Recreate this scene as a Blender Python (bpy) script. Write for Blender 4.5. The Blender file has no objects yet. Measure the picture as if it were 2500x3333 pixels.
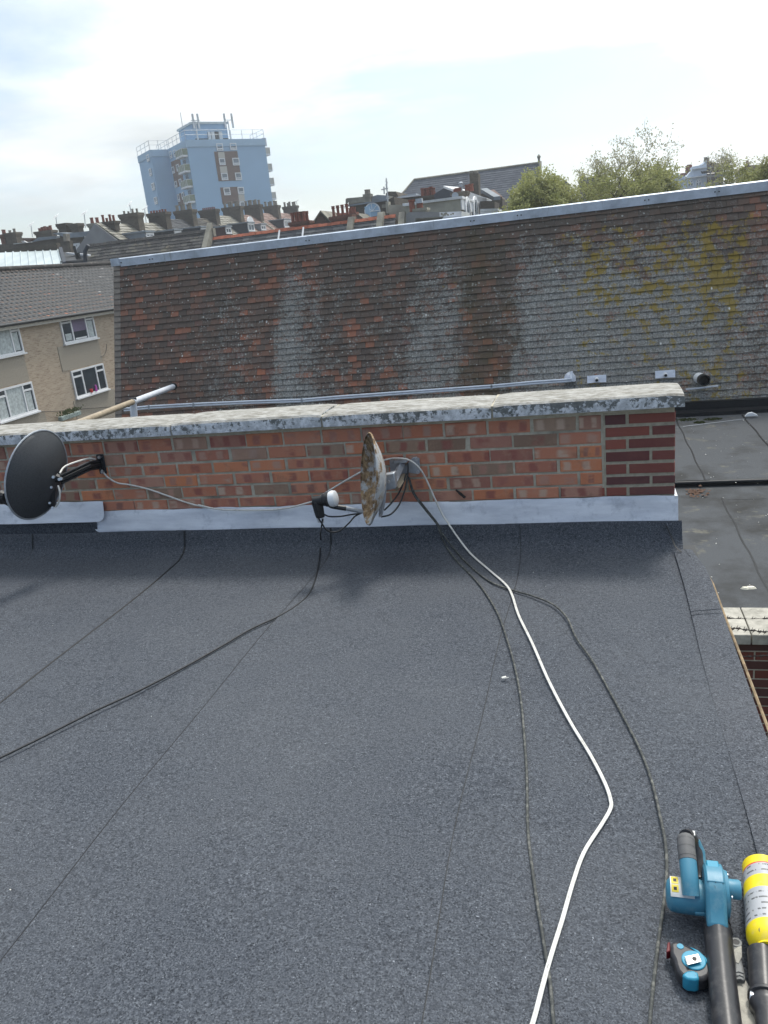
import bpy, bmesh, math, random
from mathutils import Vector, Matrix
random.seed(7)
scene = bpy.context.scene
col = scene.collection
# ------------------------------------------------------------------ camera
CAM_H = 1.55
F_PX, CX, CY = 2600.0, 1250.0, 1666.5
RX = Vector((0.9661689, 0.2361254, -0.1037422))      # image right
RD = Vector((-0.0248887, -0.3150030, -0.9487643))    # image down
RF = Vector((-0.2567064, 0.9192486, -0.2984692))     # forward
CAM = Vector((0, 0, CAM_H))
cd = bpy.data.cameras.new('camera'); cam = bpy.data.objects.new('camera', cd); col.objects.link(cam)
cam.matrix_world = Matrix(((RX.x, -RD.x, -RF.x, 0), (RX.y, -RD.y, -RF.y, 0), (RX.z, -RD.z, -RF.z, CAM_H), (0, 0, 0, 1)))
cd.sensor_fit = 'VERTICAL'; cd.sensor_height = 24.0; cd.lens = F_PX / 3333.0 * 24.0
cd.clip_start = 0.05; cd.clip_end = 5000
scene.camera = cam
# ------------------------------------------------------------------ world and sun
SUN_AZ, SUN_EL = math.radians(20), math.radians(60)
SUN = Vector((math.sin(SUN_AZ) * math.cos(SUN_EL), math.cos(SUN_AZ) * math.cos(SUN_EL), math.sin(SUN_EL)))
world = bpy.data.worlds.new('World'); scene.world = world; world.use_nodes = True
wt = world.node_tree; wt.nodes.clear()
def wn(t, **k):
    n = wt.nodes.new(t)
    for a, b in k.items(): setattr(n, a, b)
    return n
def wm(op, a, b=None, c=None, clamp=False):
    n = wn('ShaderNodeMath', operation=op, use_clamp=clamp)
    for i, v in enumerate((a, b, c)):
        if v is None: continue
        if hasattr(v, 'is_output'): wt.links.new(v, n.inputs[i])
        else: n.inputs[i].default_value = v
    return n.outputs[0]
sky = wn('ShaderNodeTexSky', sky_type='NISHITA', sun_disc=False)
sky.sun_elevation = SUN_EL; sky.sun_rotation = SUN_AZ; sky.air_density = 1.0; sky.dust_density = 2.0; sky.ozone_density = 1.0
bg1 = wn('ShaderNodeBackground'); bg1.inputs[1].default_value = 0.14
wt.links.new(sky.outputs[0], bg1.inputs[0])
tc = wn('ShaderNodeTexCoord'); sp = wn('ShaderNodeSeparateXYZ'); wt.links.new(tc.outputs['Generated'], sp.inputs[0])
den = wm('ADD', wm('MAXIMUM', sp.outputs[2], 0.0), 0.16)
cb = wn('ShaderNodeCombineXYZ')
wt.links.new(wm('DIVIDE', sp.outputs[0], den), cb.inputs[0]); wt.links.new(wm('DIVIDE', sp.outputs[1], den), cb.inputs[1])
def wnoise(scale, detail, rough, off):
    n = wn('ShaderNodeTexNoise'); n.inputs['Scale'].default_value = scale; n.inputs['Detail'].default_value = detail
    n.inputs['Roughness'].default_value = rough; n.inputs['Distortion'].default_value = 0.25
    a = wn('ShaderNodeVectorMath', operation='ADD'); a.inputs[1].default_value = off
    wt.links.new(cb.outputs[0], a.inputs[0]); wt.links.new(a.outputs[0], n.inputs['Vector'])
    return n.outputs[0]
dotn = wn('ShaderNodeVectorMath', operation='DOT_PRODUCT'); wt.links.new(tc.outputs['Generated'], dotn.inputs[0]); dotn.inputs[1].default_value = SUN
glow = wm('POWER', wm('MAXIMUM', dotn.outputs['Value'], 0.0), 1.6)
n1 = wnoise(0.55, 7, 0.55, (3.1, 7.7, 0)); n2 = wnoise(1.1, 6, 0.5, (9.3, 1.2, 4))
mask = wm('ADD', wm('MULTIPLY', wm('SUBTRACT', n1, 0.585), 8.0), wm('MULTIPLY', glow, 2.9), clamp=True)
mask = wm('MULTIPLY_ADD', mask, 0.88, 0.12, clamp=True)
shade = wm('MULTIPLY_ADD', wm('SUBTRACT', n2, 0.5), 1.3, 0.74)
bright = wm('MULTIPLY', shade, wm('MULTIPLY_ADD', glow, 2.6, 0.32))
bg2 = wn('ShaderNodeBackground'); bg2.inputs[0].default_value = (0.93, 0.985, 1.0, 1); wt.links.new(bright, bg2.inputs[1])
mx = wn('ShaderNodeMixShader'); wt.links.new(mask, mx.inputs[0]); wt.links.new(bg1.outputs[0], mx.inputs[1]); wt.links.new(bg2.outputs[0], mx.inputs[2])
wo = wn('ShaderNodeOutputWorld'); wt.links.new(mx.outputs[0], wo.inputs[0])
sl = bpy.data.lights.new('sun', 'SUN'); sl.energy = 2.3; sl.angle = math.radians(11); sl.color = (1.0, 0.95, 0.88)
so = bpy.data.objects.new('sun', sl); col.objects.link(so)
so.rotation_euler = SUN.to_track_quat('Z', 'Y').to_euler(); so.location = (5, 5, 30)
scene.view_settings.view_transform = 'Standard'; scene.view_settings.look = 'None'
scene.view_settings.exposure = 0.42; scene.view_settings.gamma = 1.0; scene.view_settings.use_curve_mapping = False
scene.cycles.use_denoising = True
scene.cycles.max_bounces = 6
# ------------------------------------------------------------------ pixel helpers (photo is 2500 x 3333)
def ray(px, py): return RX * ((px - CX) / F_PX) + RD * ((py - CY) / F_PX) + RF
def hy(px, py, Y): d = ray(px, py); return CAM + d * (Y / d.y)
def hz(px, py, Z=0.0): d = ray(px, py); return CAM + d * ((Z - CAM_H) / d.z)
def hx(px, py, X): d = ray(px, py); return CAM + d * (X / d.x)
def hp(px, py, p0, n): d = ray(px, py); return CAM + d * ((p0 - CAM).dot(n) / d.dot(n))
def zoomer(x0, y0, s):
    return lambda x, y: (x0 + x / s, y0 + y / s)
# ------------------------------------------------------------------ mesh helpers
class MB:
    def __init__(s): s.v = []; s.f = []; s.r = []
    def add(s, vs, fs, r=0.0):
        o = len(s.v); s.v += [tuple(p) for p in vs]; s.f += [tuple(i + o for i in f) for f in fs]; s.r += [r] * len(fs); return s
    def box(s, a, b, r=0.0):
        x0, y0, z0 = [min(p, q) for p, q in zip(a, b)]; x1, y1, z1 = [max(p, q) for p, q in zip(a, b)]
        return s.add([(x0,y0,z0),(x1,y0,z0),(x1,y1,z0),(x0,y1,z0),(x0,y0,z1),(x1,y0,z1),(x1,y1,z1),(x0,y1,z1)],
                     [(3,2,1,0),(4,5,6,7),(0,1,5,4),(1,2,6,5),(2,3,7,6),(3,0,4,7)], r)
    def obox(s, o, U, V, W, r=0.0):      # corner + three edge vectors
        o, U, V, W = map(Vector, (o, U, V, W))
        return s.add([o, o+U, o+U+V, o+V, o+W, o+U+W, o+U+V+W, o+V+W],
                     [(3,2,1,0),(4,5,6,7),(0,1,5,4),(1,2,6,5),(2,3,7,6),(3,0,4,7)], r)
    def prism(s, poly, ext, r=0.0):
        n = len(poly); ext = Vector(ext); p = [Vector(q) for q in poly]
        return s.add(p + [q + ext for q in p], [tuple(range(n)), tuple(range(2*n-1, n-1, -1))] + [(i, (i+1) % n, n + (i+1) % n, n + i) for i in range(n)], r)
    def tube(s, path, rad, n=8, cap=True, flat=1.0, upref=None):
        P = [Vector(p) for p in path]; m = len(P)
        R = rad if isinstance(rad, (list, tuple)) else [rad] * m
        vs = []; prev = None
        for i in range(m):
            t = (P[min(i+1, m-1)] - P[max(i-1, 0)])
            t = t.normalized() if t.length > 1e-9 else Vector((0, 0, 1))
            if prev is None:
                a = upref if upref is not None else (Vector((0, 0, 1)) if abs(t.z) < .9 else Vector((1, 0, 0)))
                a = Vector(a); u = (a - t * a.dot(t)).normalized()
            else:
                u = prev - t * prev.dot(t); u = u.normalized() if u.length > 1e-6 else prev
            prev = u; w = t.cross(u)
            for k in range(n):
                th = 2 * math.pi * k / n
                vs.append(P[i] + u * (math.cos(th) * R[i] * flat) + w * (math.sin(th) * R[i]))
        fs = []
        for i in range(m - 1):
            for k in range(n): fs.append((i*n+k, i*n+(k+1) % n, (i+1)*n+(k+1) % n, (i+1)*n+k))
        if cap: fs += [tuple(range(n-1, -1, -1)), tuple(range((m-1)*n, m*n))]
        return s.add(vs, fs)
    def cyl(s, a, b, r0, r1=None, n=16): return s.tube([a, b], [r0, r0 if r1 is None else r1], n)
    def lathe(s, c, axis, prof, n=20, upref=None):    # prof: (distance along axis, radius)
        axis = Vector(axis).normalized(); c = Vector(c)
        a = Vector(upref) if upref is not None else (Vector((0, 0, 1)) if abs(axis.z) < .9 else Vector((1, 0, 0)))
        u = (a - axis * a.dot(axis)).normalized(); w = axis.cross(u); vs = []; fs = []
        for d, r in prof:
            for k in range(n):
                th = 2*math.pi*k/n; vs.append(c + axis*d + u*(math.cos(th)*r) + w*(math.sin(th)*r))
        m = len(prof)
        for i in range(m-1):
            for k in range(n): fs.append((i*n+k, i*n+(k+1) % n, (i+1)*n+(k+1) % n, (i+1)*n+k))
        fs += [tuple(range(n-1, -1, -1)), tuple(range((m-1)*n, m*n))]
        return s.add(vs, fs)
    def mesh(s, name, smooth=False, fix=True):
        me = bpy.data.meshes.new(name); me.from_pydata(s.v, [], s.f)
        if fix:
            bm = bmesh.new(); bm.from_mesh(me); bmesh.ops.recalc_face_normals(bm, faces=bm.faces); bm.to_mesh(me); bm.free()
        if any(s.r):
            at = me.attributes.new('rnd', 'FLOAT', 'FACE'); at.data.foreach_set('value', s.r)
        if smooth:
            me.polygons.foreach_set('use_smooth', [True] * len(me.polygons))
            try: me.set_sharp_from_angle(angle=math.radians(smooth if smooth > 1 else 42))
            except Exception: pass
        me.update(); return me
    def build(s, name, m, parent=None, smooth=False, bevel=0, fix=True):
        me = s.mesh(name, smooth, fix); me.materials.append(m)
        o = bpy.data.objects.new(name, me); col.objects.link(o); attach(o, parent)
        if bevel:
            b = o.modifiers.new('bevel', 'BEVEL'); b.width = bevel; b.segments = 2; b.limit_method = 'ANGLE'
            me.polygons.foreach_set('use_smooth', [True] * len(me.polygons))
            try: me.set_sharp_from_angle(angle=math.radians(35))
            except Exception: pass
        return o
def attach(o, parent):
    if parent is None: return
    o.parent = parent
    if parent.type == 'EMPTY': o.matrix_parent_inverse = Matrix.Translation(-parent.location)
    elif parent.parent is None and parent.type == 'MESH': pass
def tag(o, label=None, cat=None, group=None, kind=None):
    if label: o['label'] = label
    if cat: o['category'] = cat
    if group: o['group'] = group
    if kind: o['kind'] = kind
    return o
def thing(name, label, cat, loc=(0, 0, 0), group=None, kind=None):
    o = bpy.data.objects.new(name, None); col.objects.link(o); o.location = Vector(loc); o.empty_display_size = .1
    return tag(o, label, cat, group, kind)
def smoothpath(pts, k=6):
    P = [Vector(p) for p in pts]; out = []
    for i in range(len(P) - 1):
        p0, p1, p2, p3 = P[max(i-1, 0)], P[i], P[i+1], P[min(i+2, len(P)-1)]
        for j in range(k):
            t = j / k
            out.append(0.5 * ((2*p1) + (p2-p0)*t + (2*p0-5*p1+4*p2-p3)*t*t + (3*p1-p0-3*p2+p3)*t*t*t))
    out.append(P[-1]); return out
# ------------------------------------------------------------------ materials
class NM:
    def __init__(s, name, rough=.8, metal=0.0, spec=.35):
        s.m = bpy.data.materials.new(name); s.m.use_nodes = True; s.t = s.m.node_tree
        s.b = s.t.nodes['Principled BSDF']; s.b.inputs['Roughness'].default_value = rough
        s.b.inputs['Metallic'].default_value = metal; s.b.inputs['Specular IOR Level'].default_value = spec
        s._pos = None
    def n(s, t, **k):
        x = s.t.nodes.new(t)
        for a, b in k.items(): setattr(x, a, b)
        return x
    def put(s, sock, v):
        if hasattr(v, 'is_output'): s.t.links.new(v, sock)
        else: sock.default_value = v
    def pos(s):
        if s._pos is None: s._pos = s.n('ShaderNodeNewGeometry').outputs['Position']
        return s._pos
    def obj(s): return s.n('ShaderNodeTexCoord').outputs['Object']
    def scaled(s, v, sc, off=(0, 0, 0)):
        m = s.n('ShaderNodeMapping'); s.put(m.inputs['Vector'], v); m.inputs['Scale'].default_value = sc; m.inputs['Location'].default_value = off; return m.outputs[0]
    def sep(s, v): x = s.n('ShaderNodeSeparateXYZ'); s.put(x.inputs[0], v); return x.outputs
    def noise(s, scale, detail=4, rough=.55, v=None, w=None, dist=0):
        x = s.n('ShaderNodeTexNoise'); x.inputs['Scale'].default_value = scale; x.inputs['Detail'].default_value = detail; x.inputs['Roughness'].default_value = rough
        x.inputs['Distortion'].default_value = dist
        if w is not None: x.noise_dimensions = '4D'; s.put(x.inputs['W'], w)
        s.put(x.inputs['Vector'], v if v is not None else s.pos()); return x.outputs[0]
    def voro(s, scale, v=None, feat='F1'):
        x = s.n('ShaderNodeTexVoronoi', feature=feat); x.inputs['Scale'].default_value = scale; s.put(x.inputs['Vector'], v if v is not None else s.pos()); return x.outputs
    def ramp(s, fac, stops, interp='LINEAR'):
        x = s.n('ShaderNodeValToRGB'); x.color_ramp.interpolation = interp; e = x.color_ramp.elements
        stops = sorted(stops, key=lambda q: q[0])
        while len(e) > 1: e.remove(e[-1])
        e[0].position = stops[0][0]
        for p, c in stops[1:]: e.new(p)
        for q, (p, c) in zip(e, stops):
            q.position = p; q.color = (tuple(c) if isinstance(c, (tuple, list)) else (c, c, c)) + (1,)
        s.put(x.inputs[0], fac); return x.outputs[0]
    def step(s, fac, a, b): return s.ramp(fac, [(a, 0.0), (b, 1.0)])
    def mix(s, f, a, b, mode='MIX'):
        x = s.n('ShaderNodeMix', data_type='RGBA', blend_type=mode); x.clamp_factor = True
        for i, v in ((0, f), (6, a), (7, b)):
            if isinstance(v, tuple) and len(v) == 3: v = v + (1,)
            s.put(x.inputs[i], v)
        return x.outputs[2]
    def math(s, op, a, b=0.0, clamp=False):
        x = s.n('ShaderNodeMath', operation=op, use_clamp=clamp); s.put(x.inputs[0], a); s.put(x.inputs[1], b); return x.outputs[0]
    def rnd(s): return s.n('ShaderNodeObjectInfo').outputs['Random']
    def attr(s, name='rnd'): return s.n('ShaderNodeAttribute', attribute_name=name).outputs['Fac']
    def color(s, c):
        if isinstance(c, tuple) and len(c) == 3: c = c + (1,)
        s.put(s.b.inputs['Base Color'], c); return s
    def bump(s, h, strength=.3, dist=.01):
        x = s.n('ShaderNodeBump'); x.inputs['Strength'].default_value = strength; x.inputs['Distance'].default_value = dist
        s.put(x.inputs['Height'], h); s.t.links.new(x.outputs[0], s.b.inputs['Normal']); return s
    def rough(s, v): s.put(s.b.inputs['Roughness'], v); return s
def plain(name, c, rough=.7, metal=0.0, var=.25, scale=6.0, bump=0.0, spec=.35, grime=None):
    m = NM(name, rough, metal, spec); n = m.noise(scale, 5, .6)
    lo = tuple(x * (1 - var) for x in c); hi = tuple(min(1, x * (1 + var)) for x in c)
    k = m.mix(m.step(n, .3, .7), lo, hi)
    if grime: k = m.mix(m.step(m.noise(scale * .35, 6, .7), .48, .68), k, grime)
    m.color(k)
    if bump: m.bump(m.noise(scale * 6, 4, .6), bump, .004)
    return m.m
M = {}
M['white'] = plain('white_paint', (.72, .73, .74), .45, var=.08)
M['white_far'] = plain('white_render', (.68, .69, .70), .8, var=.1, scale=.8, grime=(.42, .42, .40))
M['black'] = plain('black_plastic', (.018, .019, .021), .42, var=.2, scale=30)
M['dark_rubber'] = plain('dark_rubber', (.03, .032, .033), .6, var=.35, scale=40)
M['cable_black'] = plain('black_cable', (.022, .024, .026), .5, var=.3, scale=30)
m = NM('weathered_cable', .75); m.color(m.mix(m.step(m.noise(55, 4, .7), .47, .66), (.050, .054, .052), (.16, .16, .145))); M['cable_old'] = m.m
m = NM('dirty_white_cable', .5); m.color(m.mix(m.step(m.noise(28, 5, .7), .5, .75), (.66, .65, .61), (.44, .42, .38))); M['cable_white'] = m.m
M['steel'] = plain('galvanised_steel', (.42, .45, .49), .45, .7, var=.2, scale=25)
M['bolt'] = plain('bolt_steel', (.55, .57, .6), .35, .85, var=.1)
M['dark_metal'] = plain('black_coated_metal', (.022, .024, .028), .45, .2, var=.25, scale=25)
M['glass'] = plain('window_glass', (.035, .045, .055), .06, var=.3, scale=1.2, spec=.8)
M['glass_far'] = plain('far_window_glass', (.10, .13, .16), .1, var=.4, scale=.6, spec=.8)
M['net'] = plain('net_curtain', (.42, .46, .46), .8, var=.3, scale=8)
M['soil'] = plain('ground_soil', (.09, .09, .08), .9, var=.3, scale=.3)
M['pvc'] = plain('grey_plastic_pipe', (.66, .70, .76), .4, var=.1, scale=8)
M['pvc_old'] = plain('weathered_brown_pipe', (.34, .28, .20), .6, var=.25, scale=12)
# felt: slate-blue mineral chips
def felt(name, base, chip, dark, patch):
    m = NM(name, .88, spec=.25)
    g = m.noise(210, 3, .65); v = m.voro(150)
    k = m.mix(m.step(g, .38, .62), dark, chip)
    k = m.mix(m.math('MULTIPLY', m.step(m.sep(v[1])[0], .25, .65), .55), k, base)
    k = m.mix(m.math('MULTIPLY', m.step(m.noise(75, 3, .6), .47, .66), .55), k, dark)
    k = m.mix(m.math('MULTIPLY', m.step(m.noise(1.1, 5, .6), .38, .72), .45), k, m.mix(.5, k, patch))
    k = m.mix(m.math('MULTIPLY', m.step(m.noise(140, 1, .5), .75, .78), .5), k, (.42, .45, .5))
    m.color(k); m.bump(m.math('ADD', m.noise(170, 3, .6), m.math('MULTIPLY', m.noise(7, 3, .5), 2.0)), .8, .006)
    return m.m
M['felt'] = felt('mineral_felt', (.068, .077, .094), (.134, .148, .171), (.016, .019, .0255), (.15, .155, .162))
M['felt_edge'] = felt('mineral_felt_edge', (.078, .087, .104), (.140, .152, .174), (.018, .021, .028), (.18, .18, .185))
m = NM('old_grey_felt', 1.0, spec=.1)
k = m.mix(m.step(m.noise(220, 2, .6), .35, .65), (.060, .064, .070), (.108, .113, .119))
k = m.mix(m.step(m.noise(1.3, 6, .65), .46, .66), k, (.048, .048, .047))
k = m.mix(m.step(m.noise(2.7, 6, .7), .60, .70), k, (.14, .135, .115)); m.color(k); m.bump(m.noise(60, 4), .3, .004); M['felt_old'] = m.m
M['bitumen'] = plain('bitumen', (.012, .013, .015), .5, var=.3, scale=30)
# lead
m = NM('lead_sheet', .42, .15, .5); n = m.noise(3.2, 6, .62, v=m.scaled(m.pos(), (1, 1, 5)))
k = m.mix(m.step(n, .32, .68), (.54, .57, .64), (.78, .81, .87)); k = m.mix(m.step(m.noise(9, 6, .7), .55, .75), k, (.36, .39, .45))
m.color(k); m.rough(m.ramp(n, [(0, .55), (1, .32)])); m.bump(m.noise(5, 4, .6), .35, .02); M['lead'] = m.m
m = NM('ridge_metal', .5, .35, .4); k = m.mix(m.step(m.noise(2.6, 6, .68), .40, .66), (.56, .62, .71), (.36, .40, .46))
k = m.mix(m.step(m.noise(2.0, 6, .7, v=m.scaled(m.pos(), (6, 1, .6))), .62, .72), k, (.25, .27, .29)); m.color(k); M['ridge_metal'] = m.m
# mortar
m = NM('mortar', .95, spec=.15); k = m.mix(m.step(m.noise(40, 5, .65), .35, .68), (.38, .345, .265), (.55, .505, .41))
k = m.mix(m.step(m.noise(5, 5, .7), .5, .7), k, (.19, .175, .14)); m.color(k); m.bump(m.noise(120, 4), .5, .004); M['mortar'] = m.m
M['mortar_new'] = plain('fresh_mortar', (.40, .36, .275), .95, var=.18, scale=45, bump=.5)
# fletton bricks with kiss marks: bands across each brick
m = NM('orange_brick', .9, spec=.2); r = m.rnd(); r2 = m.math('FRACT', m.math('MULTIPLY', r, 37.13)); r3 = m.math('FRACT', m.math('MULTIPLY', r, 91.7))
base = m.ramp(r, [(0, (.48, .20, .125)), (.20, (.56, .24, .15)), (.40, (.40, .165, .115)), (.56, (.60, .23, .115)), (.70, (.48, .26, .19)), (.82, (.34, .145, .11)), (.92, (.40, .28, .20)), (1, (.18, .11, .08))])
ox = m.sep(m.obj())
nn = m.noise(1.6, 3, .5, v=m.obj(), w=m.math('MULTIPLY', r, 60))
band = m.math('SINE', m.math('ADD', m.math('MULTIPLY', m.math('ADD', ox[0], m.math('MULTIPLY', nn, .16)), m.math('ADD', 8.0, m.math('MULTIPLY', r3, 6.0))), m.math('MULTIPLY', r2, 6.28)))
bm_ = m.math('MULTIPLY', m.step(band, -.05, .75), m.step(m.math('ADD', nn, m.math('MULTIPLY', r3, .30)), .46, .60))
edge = m.step(m.math('ABSOLUTE', ox[2]), .40, .31)
kiss = m.ramp(r2, [(0, (.27, .10, .08)), (.30, (.31, .115, .095)), (.5, (.34, .14, .11)), (.68, (.50, .32, .24)), (.86, (.56, .43, .33)), (1, (.22, .09, .08))])
k = m.mix(m.math('MULTIPLY', bm_, m.math('MULTIPLY', edge, .85)), base, kiss)
k = m.mix(m.math('MULTIPLY', m.step(m.noise(22, 5, .7), .5, .78), .5), k, (.50, .33, .23))
k = m.mix(m.math('MULTIPLY', m.step(m.noise(9, 5, .7), .56, .72), .55), k, (.20, .12, .09))
m.color(k); m.bump(m.noise(95, 5, .65), .5, .004); M['brick'] = m.m
m = NM('dark_red_brick', .85, spec=.25); r = m.rnd()
k = m.ramp(r, [(0, (.14, .055, .052)), (.3, (.23, .078, .062)), (.6, (.30, .098, .070)), (.85, (.21, .088, .074)), (1, (.12, .055, .055))])
k = m.mix(m.math('MULTIPLY', m.step(m.noise(14, 5, .7, w=m.math('MULTIPLY', r, 50)), .45, .75), .5), k, (.24, .10, .08))
m.color(k); m.bump(m.noise(60, 5, .65, v=m.scaled(m.pos(), (.5, 1, 1))), .6, .006); M['brick_red'] = m.m
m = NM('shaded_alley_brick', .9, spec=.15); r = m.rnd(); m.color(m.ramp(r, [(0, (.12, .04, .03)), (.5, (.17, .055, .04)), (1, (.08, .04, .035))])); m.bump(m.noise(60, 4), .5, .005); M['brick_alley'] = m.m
# coping concrete
m = NM('coping_concrete', .92, spec=.2); pz = m.sep(m.pos())
k = m.mix(m.step(m.noise(26, 6, .7, v=m.scaled(m.pos(), (.55, 1.2, 1))), .36, .62), (.19, .18, .155), (.42, .412, .388))
k = m.mix(m.math('MULTIPLY', m.step(m.noise(48, 4, .7, v=m.scaled(m.pos(), (.5, 1.2, 1))), .53, .64), .55), k, (.17, .15, .115))
nrm = m.sep(m.n('ShaderNodeNewGeometry').outputs['Normal'])
side = m.step(m.math('ABSOLUTE', nrm[2]), .8, .4)
algae = m.math('MULTIPLY', side, m.step(m.math('ADD', m.math('ADD', m.noise(34, 6, .75), m.math('MULTIPLY', m.noise(4.5, 3, .5), .40)), m.math('MULTIPLY', m.math('SUBTRACT', pz[2], .76), 1.6)), .70, .76))
k2 = m.mix(m.step(m.noise(30, 4, .6), .4, .65), (.46, .48, .50), (.74, .76, .79))
k = m.mix(side, k, k2); k = m.mix(algae, k, m.mix(m.noise(45, 3), (.08, .088, .085), (.24, .25, .245)))
m.color(k); m.bump(m.noise(75, 5, .7), .7, .006); M['coping'] = m.m
M['concrete'] = plain('concrete', (.40, .38, .33), .92, var=.25, scale=14, bump=.5, grime=(.22, .21, .18))
# mansard tiles with lichen
m = NM('clay_tile_lichen', .9, spec=.2); a = m.attr(); P = m.pos(); sx = m.sep(P)
a2 = m.math('FRACT', m.math('MULTIPLY', a, 57.3))
base = m.ramp(a, [(0, (.098, .078, .068)), (.22, (.140, .100, .084)), (.42, (.128, .100, .084)), (.60, (.168, .106, .082)), (.76, (.19, .112, .084)), (.86, (.27, .125, .082)), (.955, (.36, .145, .09)), (1, (.072, .074, .080))])
zf = m.n('ShaderNodeMapRange'); m.put(zf.inputs[0], sx[2]); zf.inputs[1].default_value = -1.2; zf.inputs[2].default_value = 2.0; zf = zf.outputs[0]
base = m.mix(m.math('MULTIPLY', m.step(m.math('ADD', m.noise(.8, 4, .6), m.math('MULTIPLY', zf, .30)), .55, .80), .70), base, (.105, .092, .080))
base = m.mix(m.math('MULTIPLY', m.step(m.noise(14, 4, .7, v=m.scaled(P, (1, 1, .3))), .45, .72), .35), base, (.12, .095, .08))
xr = m.n('ShaderNodeMapRange'); m.put(xr.inputs[0], sx[0]); xr.inputs[1].default_value = -9.0; xr.inputs[2].default_value = 3.0
xj = m.math('ADD', xr.outputs[0], m.math('MULTIPLY', m.math('SUBTRACT', m.noise(1.3, 6, .72, v=m.scaled(P, (1, 1, .22))), .5), .14))
dens = m.ramp(xj, [(0, .06), (.13, .12), (.22, .42), (.27, .12), (.305, .85), (.325, .86), (.36, .34), (.46, .28), (.535, .70), (.565, .60), (.61, .10), (.645, .58), (.70, .86), (.86, .80), (.92, .62), (1, .50)])
topf = m.ramp(zf, [(0, 1.0), (.55, .95), (.80, .62), (.95, .20), (1, .10)])
dens = m.math('MULTIPLY', dens, topf)
fine = m.math('ADD', m.math('MULTIPLY', m.noise(24, 6, .75), .78), m.math('MULTIPLY', m.noise(4.3, 5, .62), .36))
dens = m.math('ADD', dens, m.math('MULTIPLY', m.math('SUBTRACT', m.noise(2.6, 4, .6), .5), m.math('MULTIPLY', dens, 1.1)))
lich = m.math('MULTIPLY', m.step(m.math('ADD', fine, m.math('MULTIPLY', dens, .36)), .69, .81), .90)
lcol = m.mix(m.step(m.noise(38, 4, .7), .38, .66), (.155, .152, .142), (.40, .405, .38))
k = m.mix(lich, base, lcol)
vv = m.voro(17, v=m.mix(.10, P, m.n('ShaderNodeTexNoise').outputs[1], 'LINEAR_LIGHT')); sz_ = m.math('MULTIPLY', m.sep(vv[1])[1], .22); dots = m.math('MULTIPLY', m.step(m.math('SUBTRACT', m.math('ADD', vv[0], m.math('MULTIPLY', m.noise(60, 2), .14)), sz_), .16, .10), m.step(m.math('ADD', m.math('ADD', m.sep(vv[1])[0], m.math('MULTIPLY', m.noise(1.6, 4), .5)), m.math('MULTIPLY', dens, .45)), 0.86, 0.94))
k = m.mix(m.math('MULTIPLY', dots, .8), k, (.46, .47, .43))
yd = m.math('MULTIPLY', m.ramp(xj, [(0, 0.0), (.50, .06), (.56, .22), (.62, .10), (.69, .25), (.745, .85), (.79, .70), (.84, .80), (.88, .80), (.91, 1.0), (.945, .85), (.97, .25), (1, .0)]), m.ramp(zf, [(0, .70), (.30, .62), (.62, 1.0), (.86, .85), (.97, .15), (1, 0.0)]))
yel = m.step(m.math('ADD', m.math('ADD', m.math('MULTIPLY', m.noise(6.5, 3, .55), .62), m.math('MULTIPLY', m.noise(30, 4, .7), .34)), m.math('MULTIPLY', yd, .24)), .655, .71)
k = m.mix(m.math('MULTIPLY', yel, .85), k, m.mix(m.noise(30, 4), (.17, .128, .030), (.37, .255, .04)))
moss = m.math('MULTIPLY', m.ramp(xj, [(0, .0), (.28, .15), (.55, .25), (.595, .95), (.63, .8), (.66, .1), (.9, .35), (1, .2)]), m.step(m.noise(2.2, 4, .6), .35, .6))
k = m.mix(m.math('MULTIPLY', moss, .6), k, (.070, .062, .032))
k = m.mix(m.math('MULTIPLY', m.step(m.voro(6.1, v=m.scaled(P, (1, 1, .35)))[0], .10, .06), m.step(a2, .72, .78)), k, (.62, .62, .58))
m.color(k); m.bump(m.math('ADD', m.noise(45, 5, .65), m.math('MULTIPLY', lich, .6)), .5, .006); M['tile'] = m.m
m = NM('corner_tile', .9, spec=.2); a = m.attr()
k = m.ramp(a, [(0, (.17, .15, .13)), (.5, (.20, .175, .15)), (1, (.16, .13, .115))]); k = m.mix(m.step(m.noise(18, 5, .7), .5, .75), k, (.27, .25, .22)); m.color(k); m.bump(m.noise(50, 4), .4, .005); M['corner_tile'] = m.m
def tilemat(name, stops, spot=(.35, .34, .32), sp=.62, sc=5):
    m = NM(name, .88, spec=.25); a = m.attr(); k = m.ramp(a, stops)
    k = m.mix(m.step(m.noise(sc, 6, .72), sp, sp + .1), k, spot); m.color(k); return m.m
M['conc_tile'] = tilemat('grey_concrete_tile', [(0, (.046, .042, .040)), (.5, (.075, .069, .065)), (.90, (.098, .09, .084)), (.94, (.30, .285, .275)), (1, (.34, .32, .31))], (.15, .135, .12), .56, 2.5)
M['slate'] = tilemat('grey_slate', [(0, (.055, .058, .064)), (.5, (.085, .088, .094)), (1, (.12, .122, .125))], (.19, .19, .18), .60, 1.5)
M['slate_old'] = tilemat('old_mossy_slate', [(0, (.045, .043, .042)), (.5, (.075, .072, .070)), (.9, (.105, .10, .092)), (1, (.16, .15, .12))], (.17, .15, .11), .56, .9)
M['pantile_grey'] = tilemat('weathered_pantile', [(0, (.15, .14, .115)), (.5, (.22, .21, .175)), (1, (.30, .285, .25))], (.09, .085, .07), .58, .8)
M['pantile_red'] = tilemat('brown_red_pantile', [(0, (.16, .105, .085)), (.5, (.24, .165, .14)), (1, (.30, .22, .19))], (.12, .10, .085), .58, .8)
M['hall_slate'] = tilemat('blue_black_slate', [(0, (.060, .070, .088)), (.5, (.078, .088, .108)), (1, (.095, .105, .125))], (.16, .175, .20), .66, .5)
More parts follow.
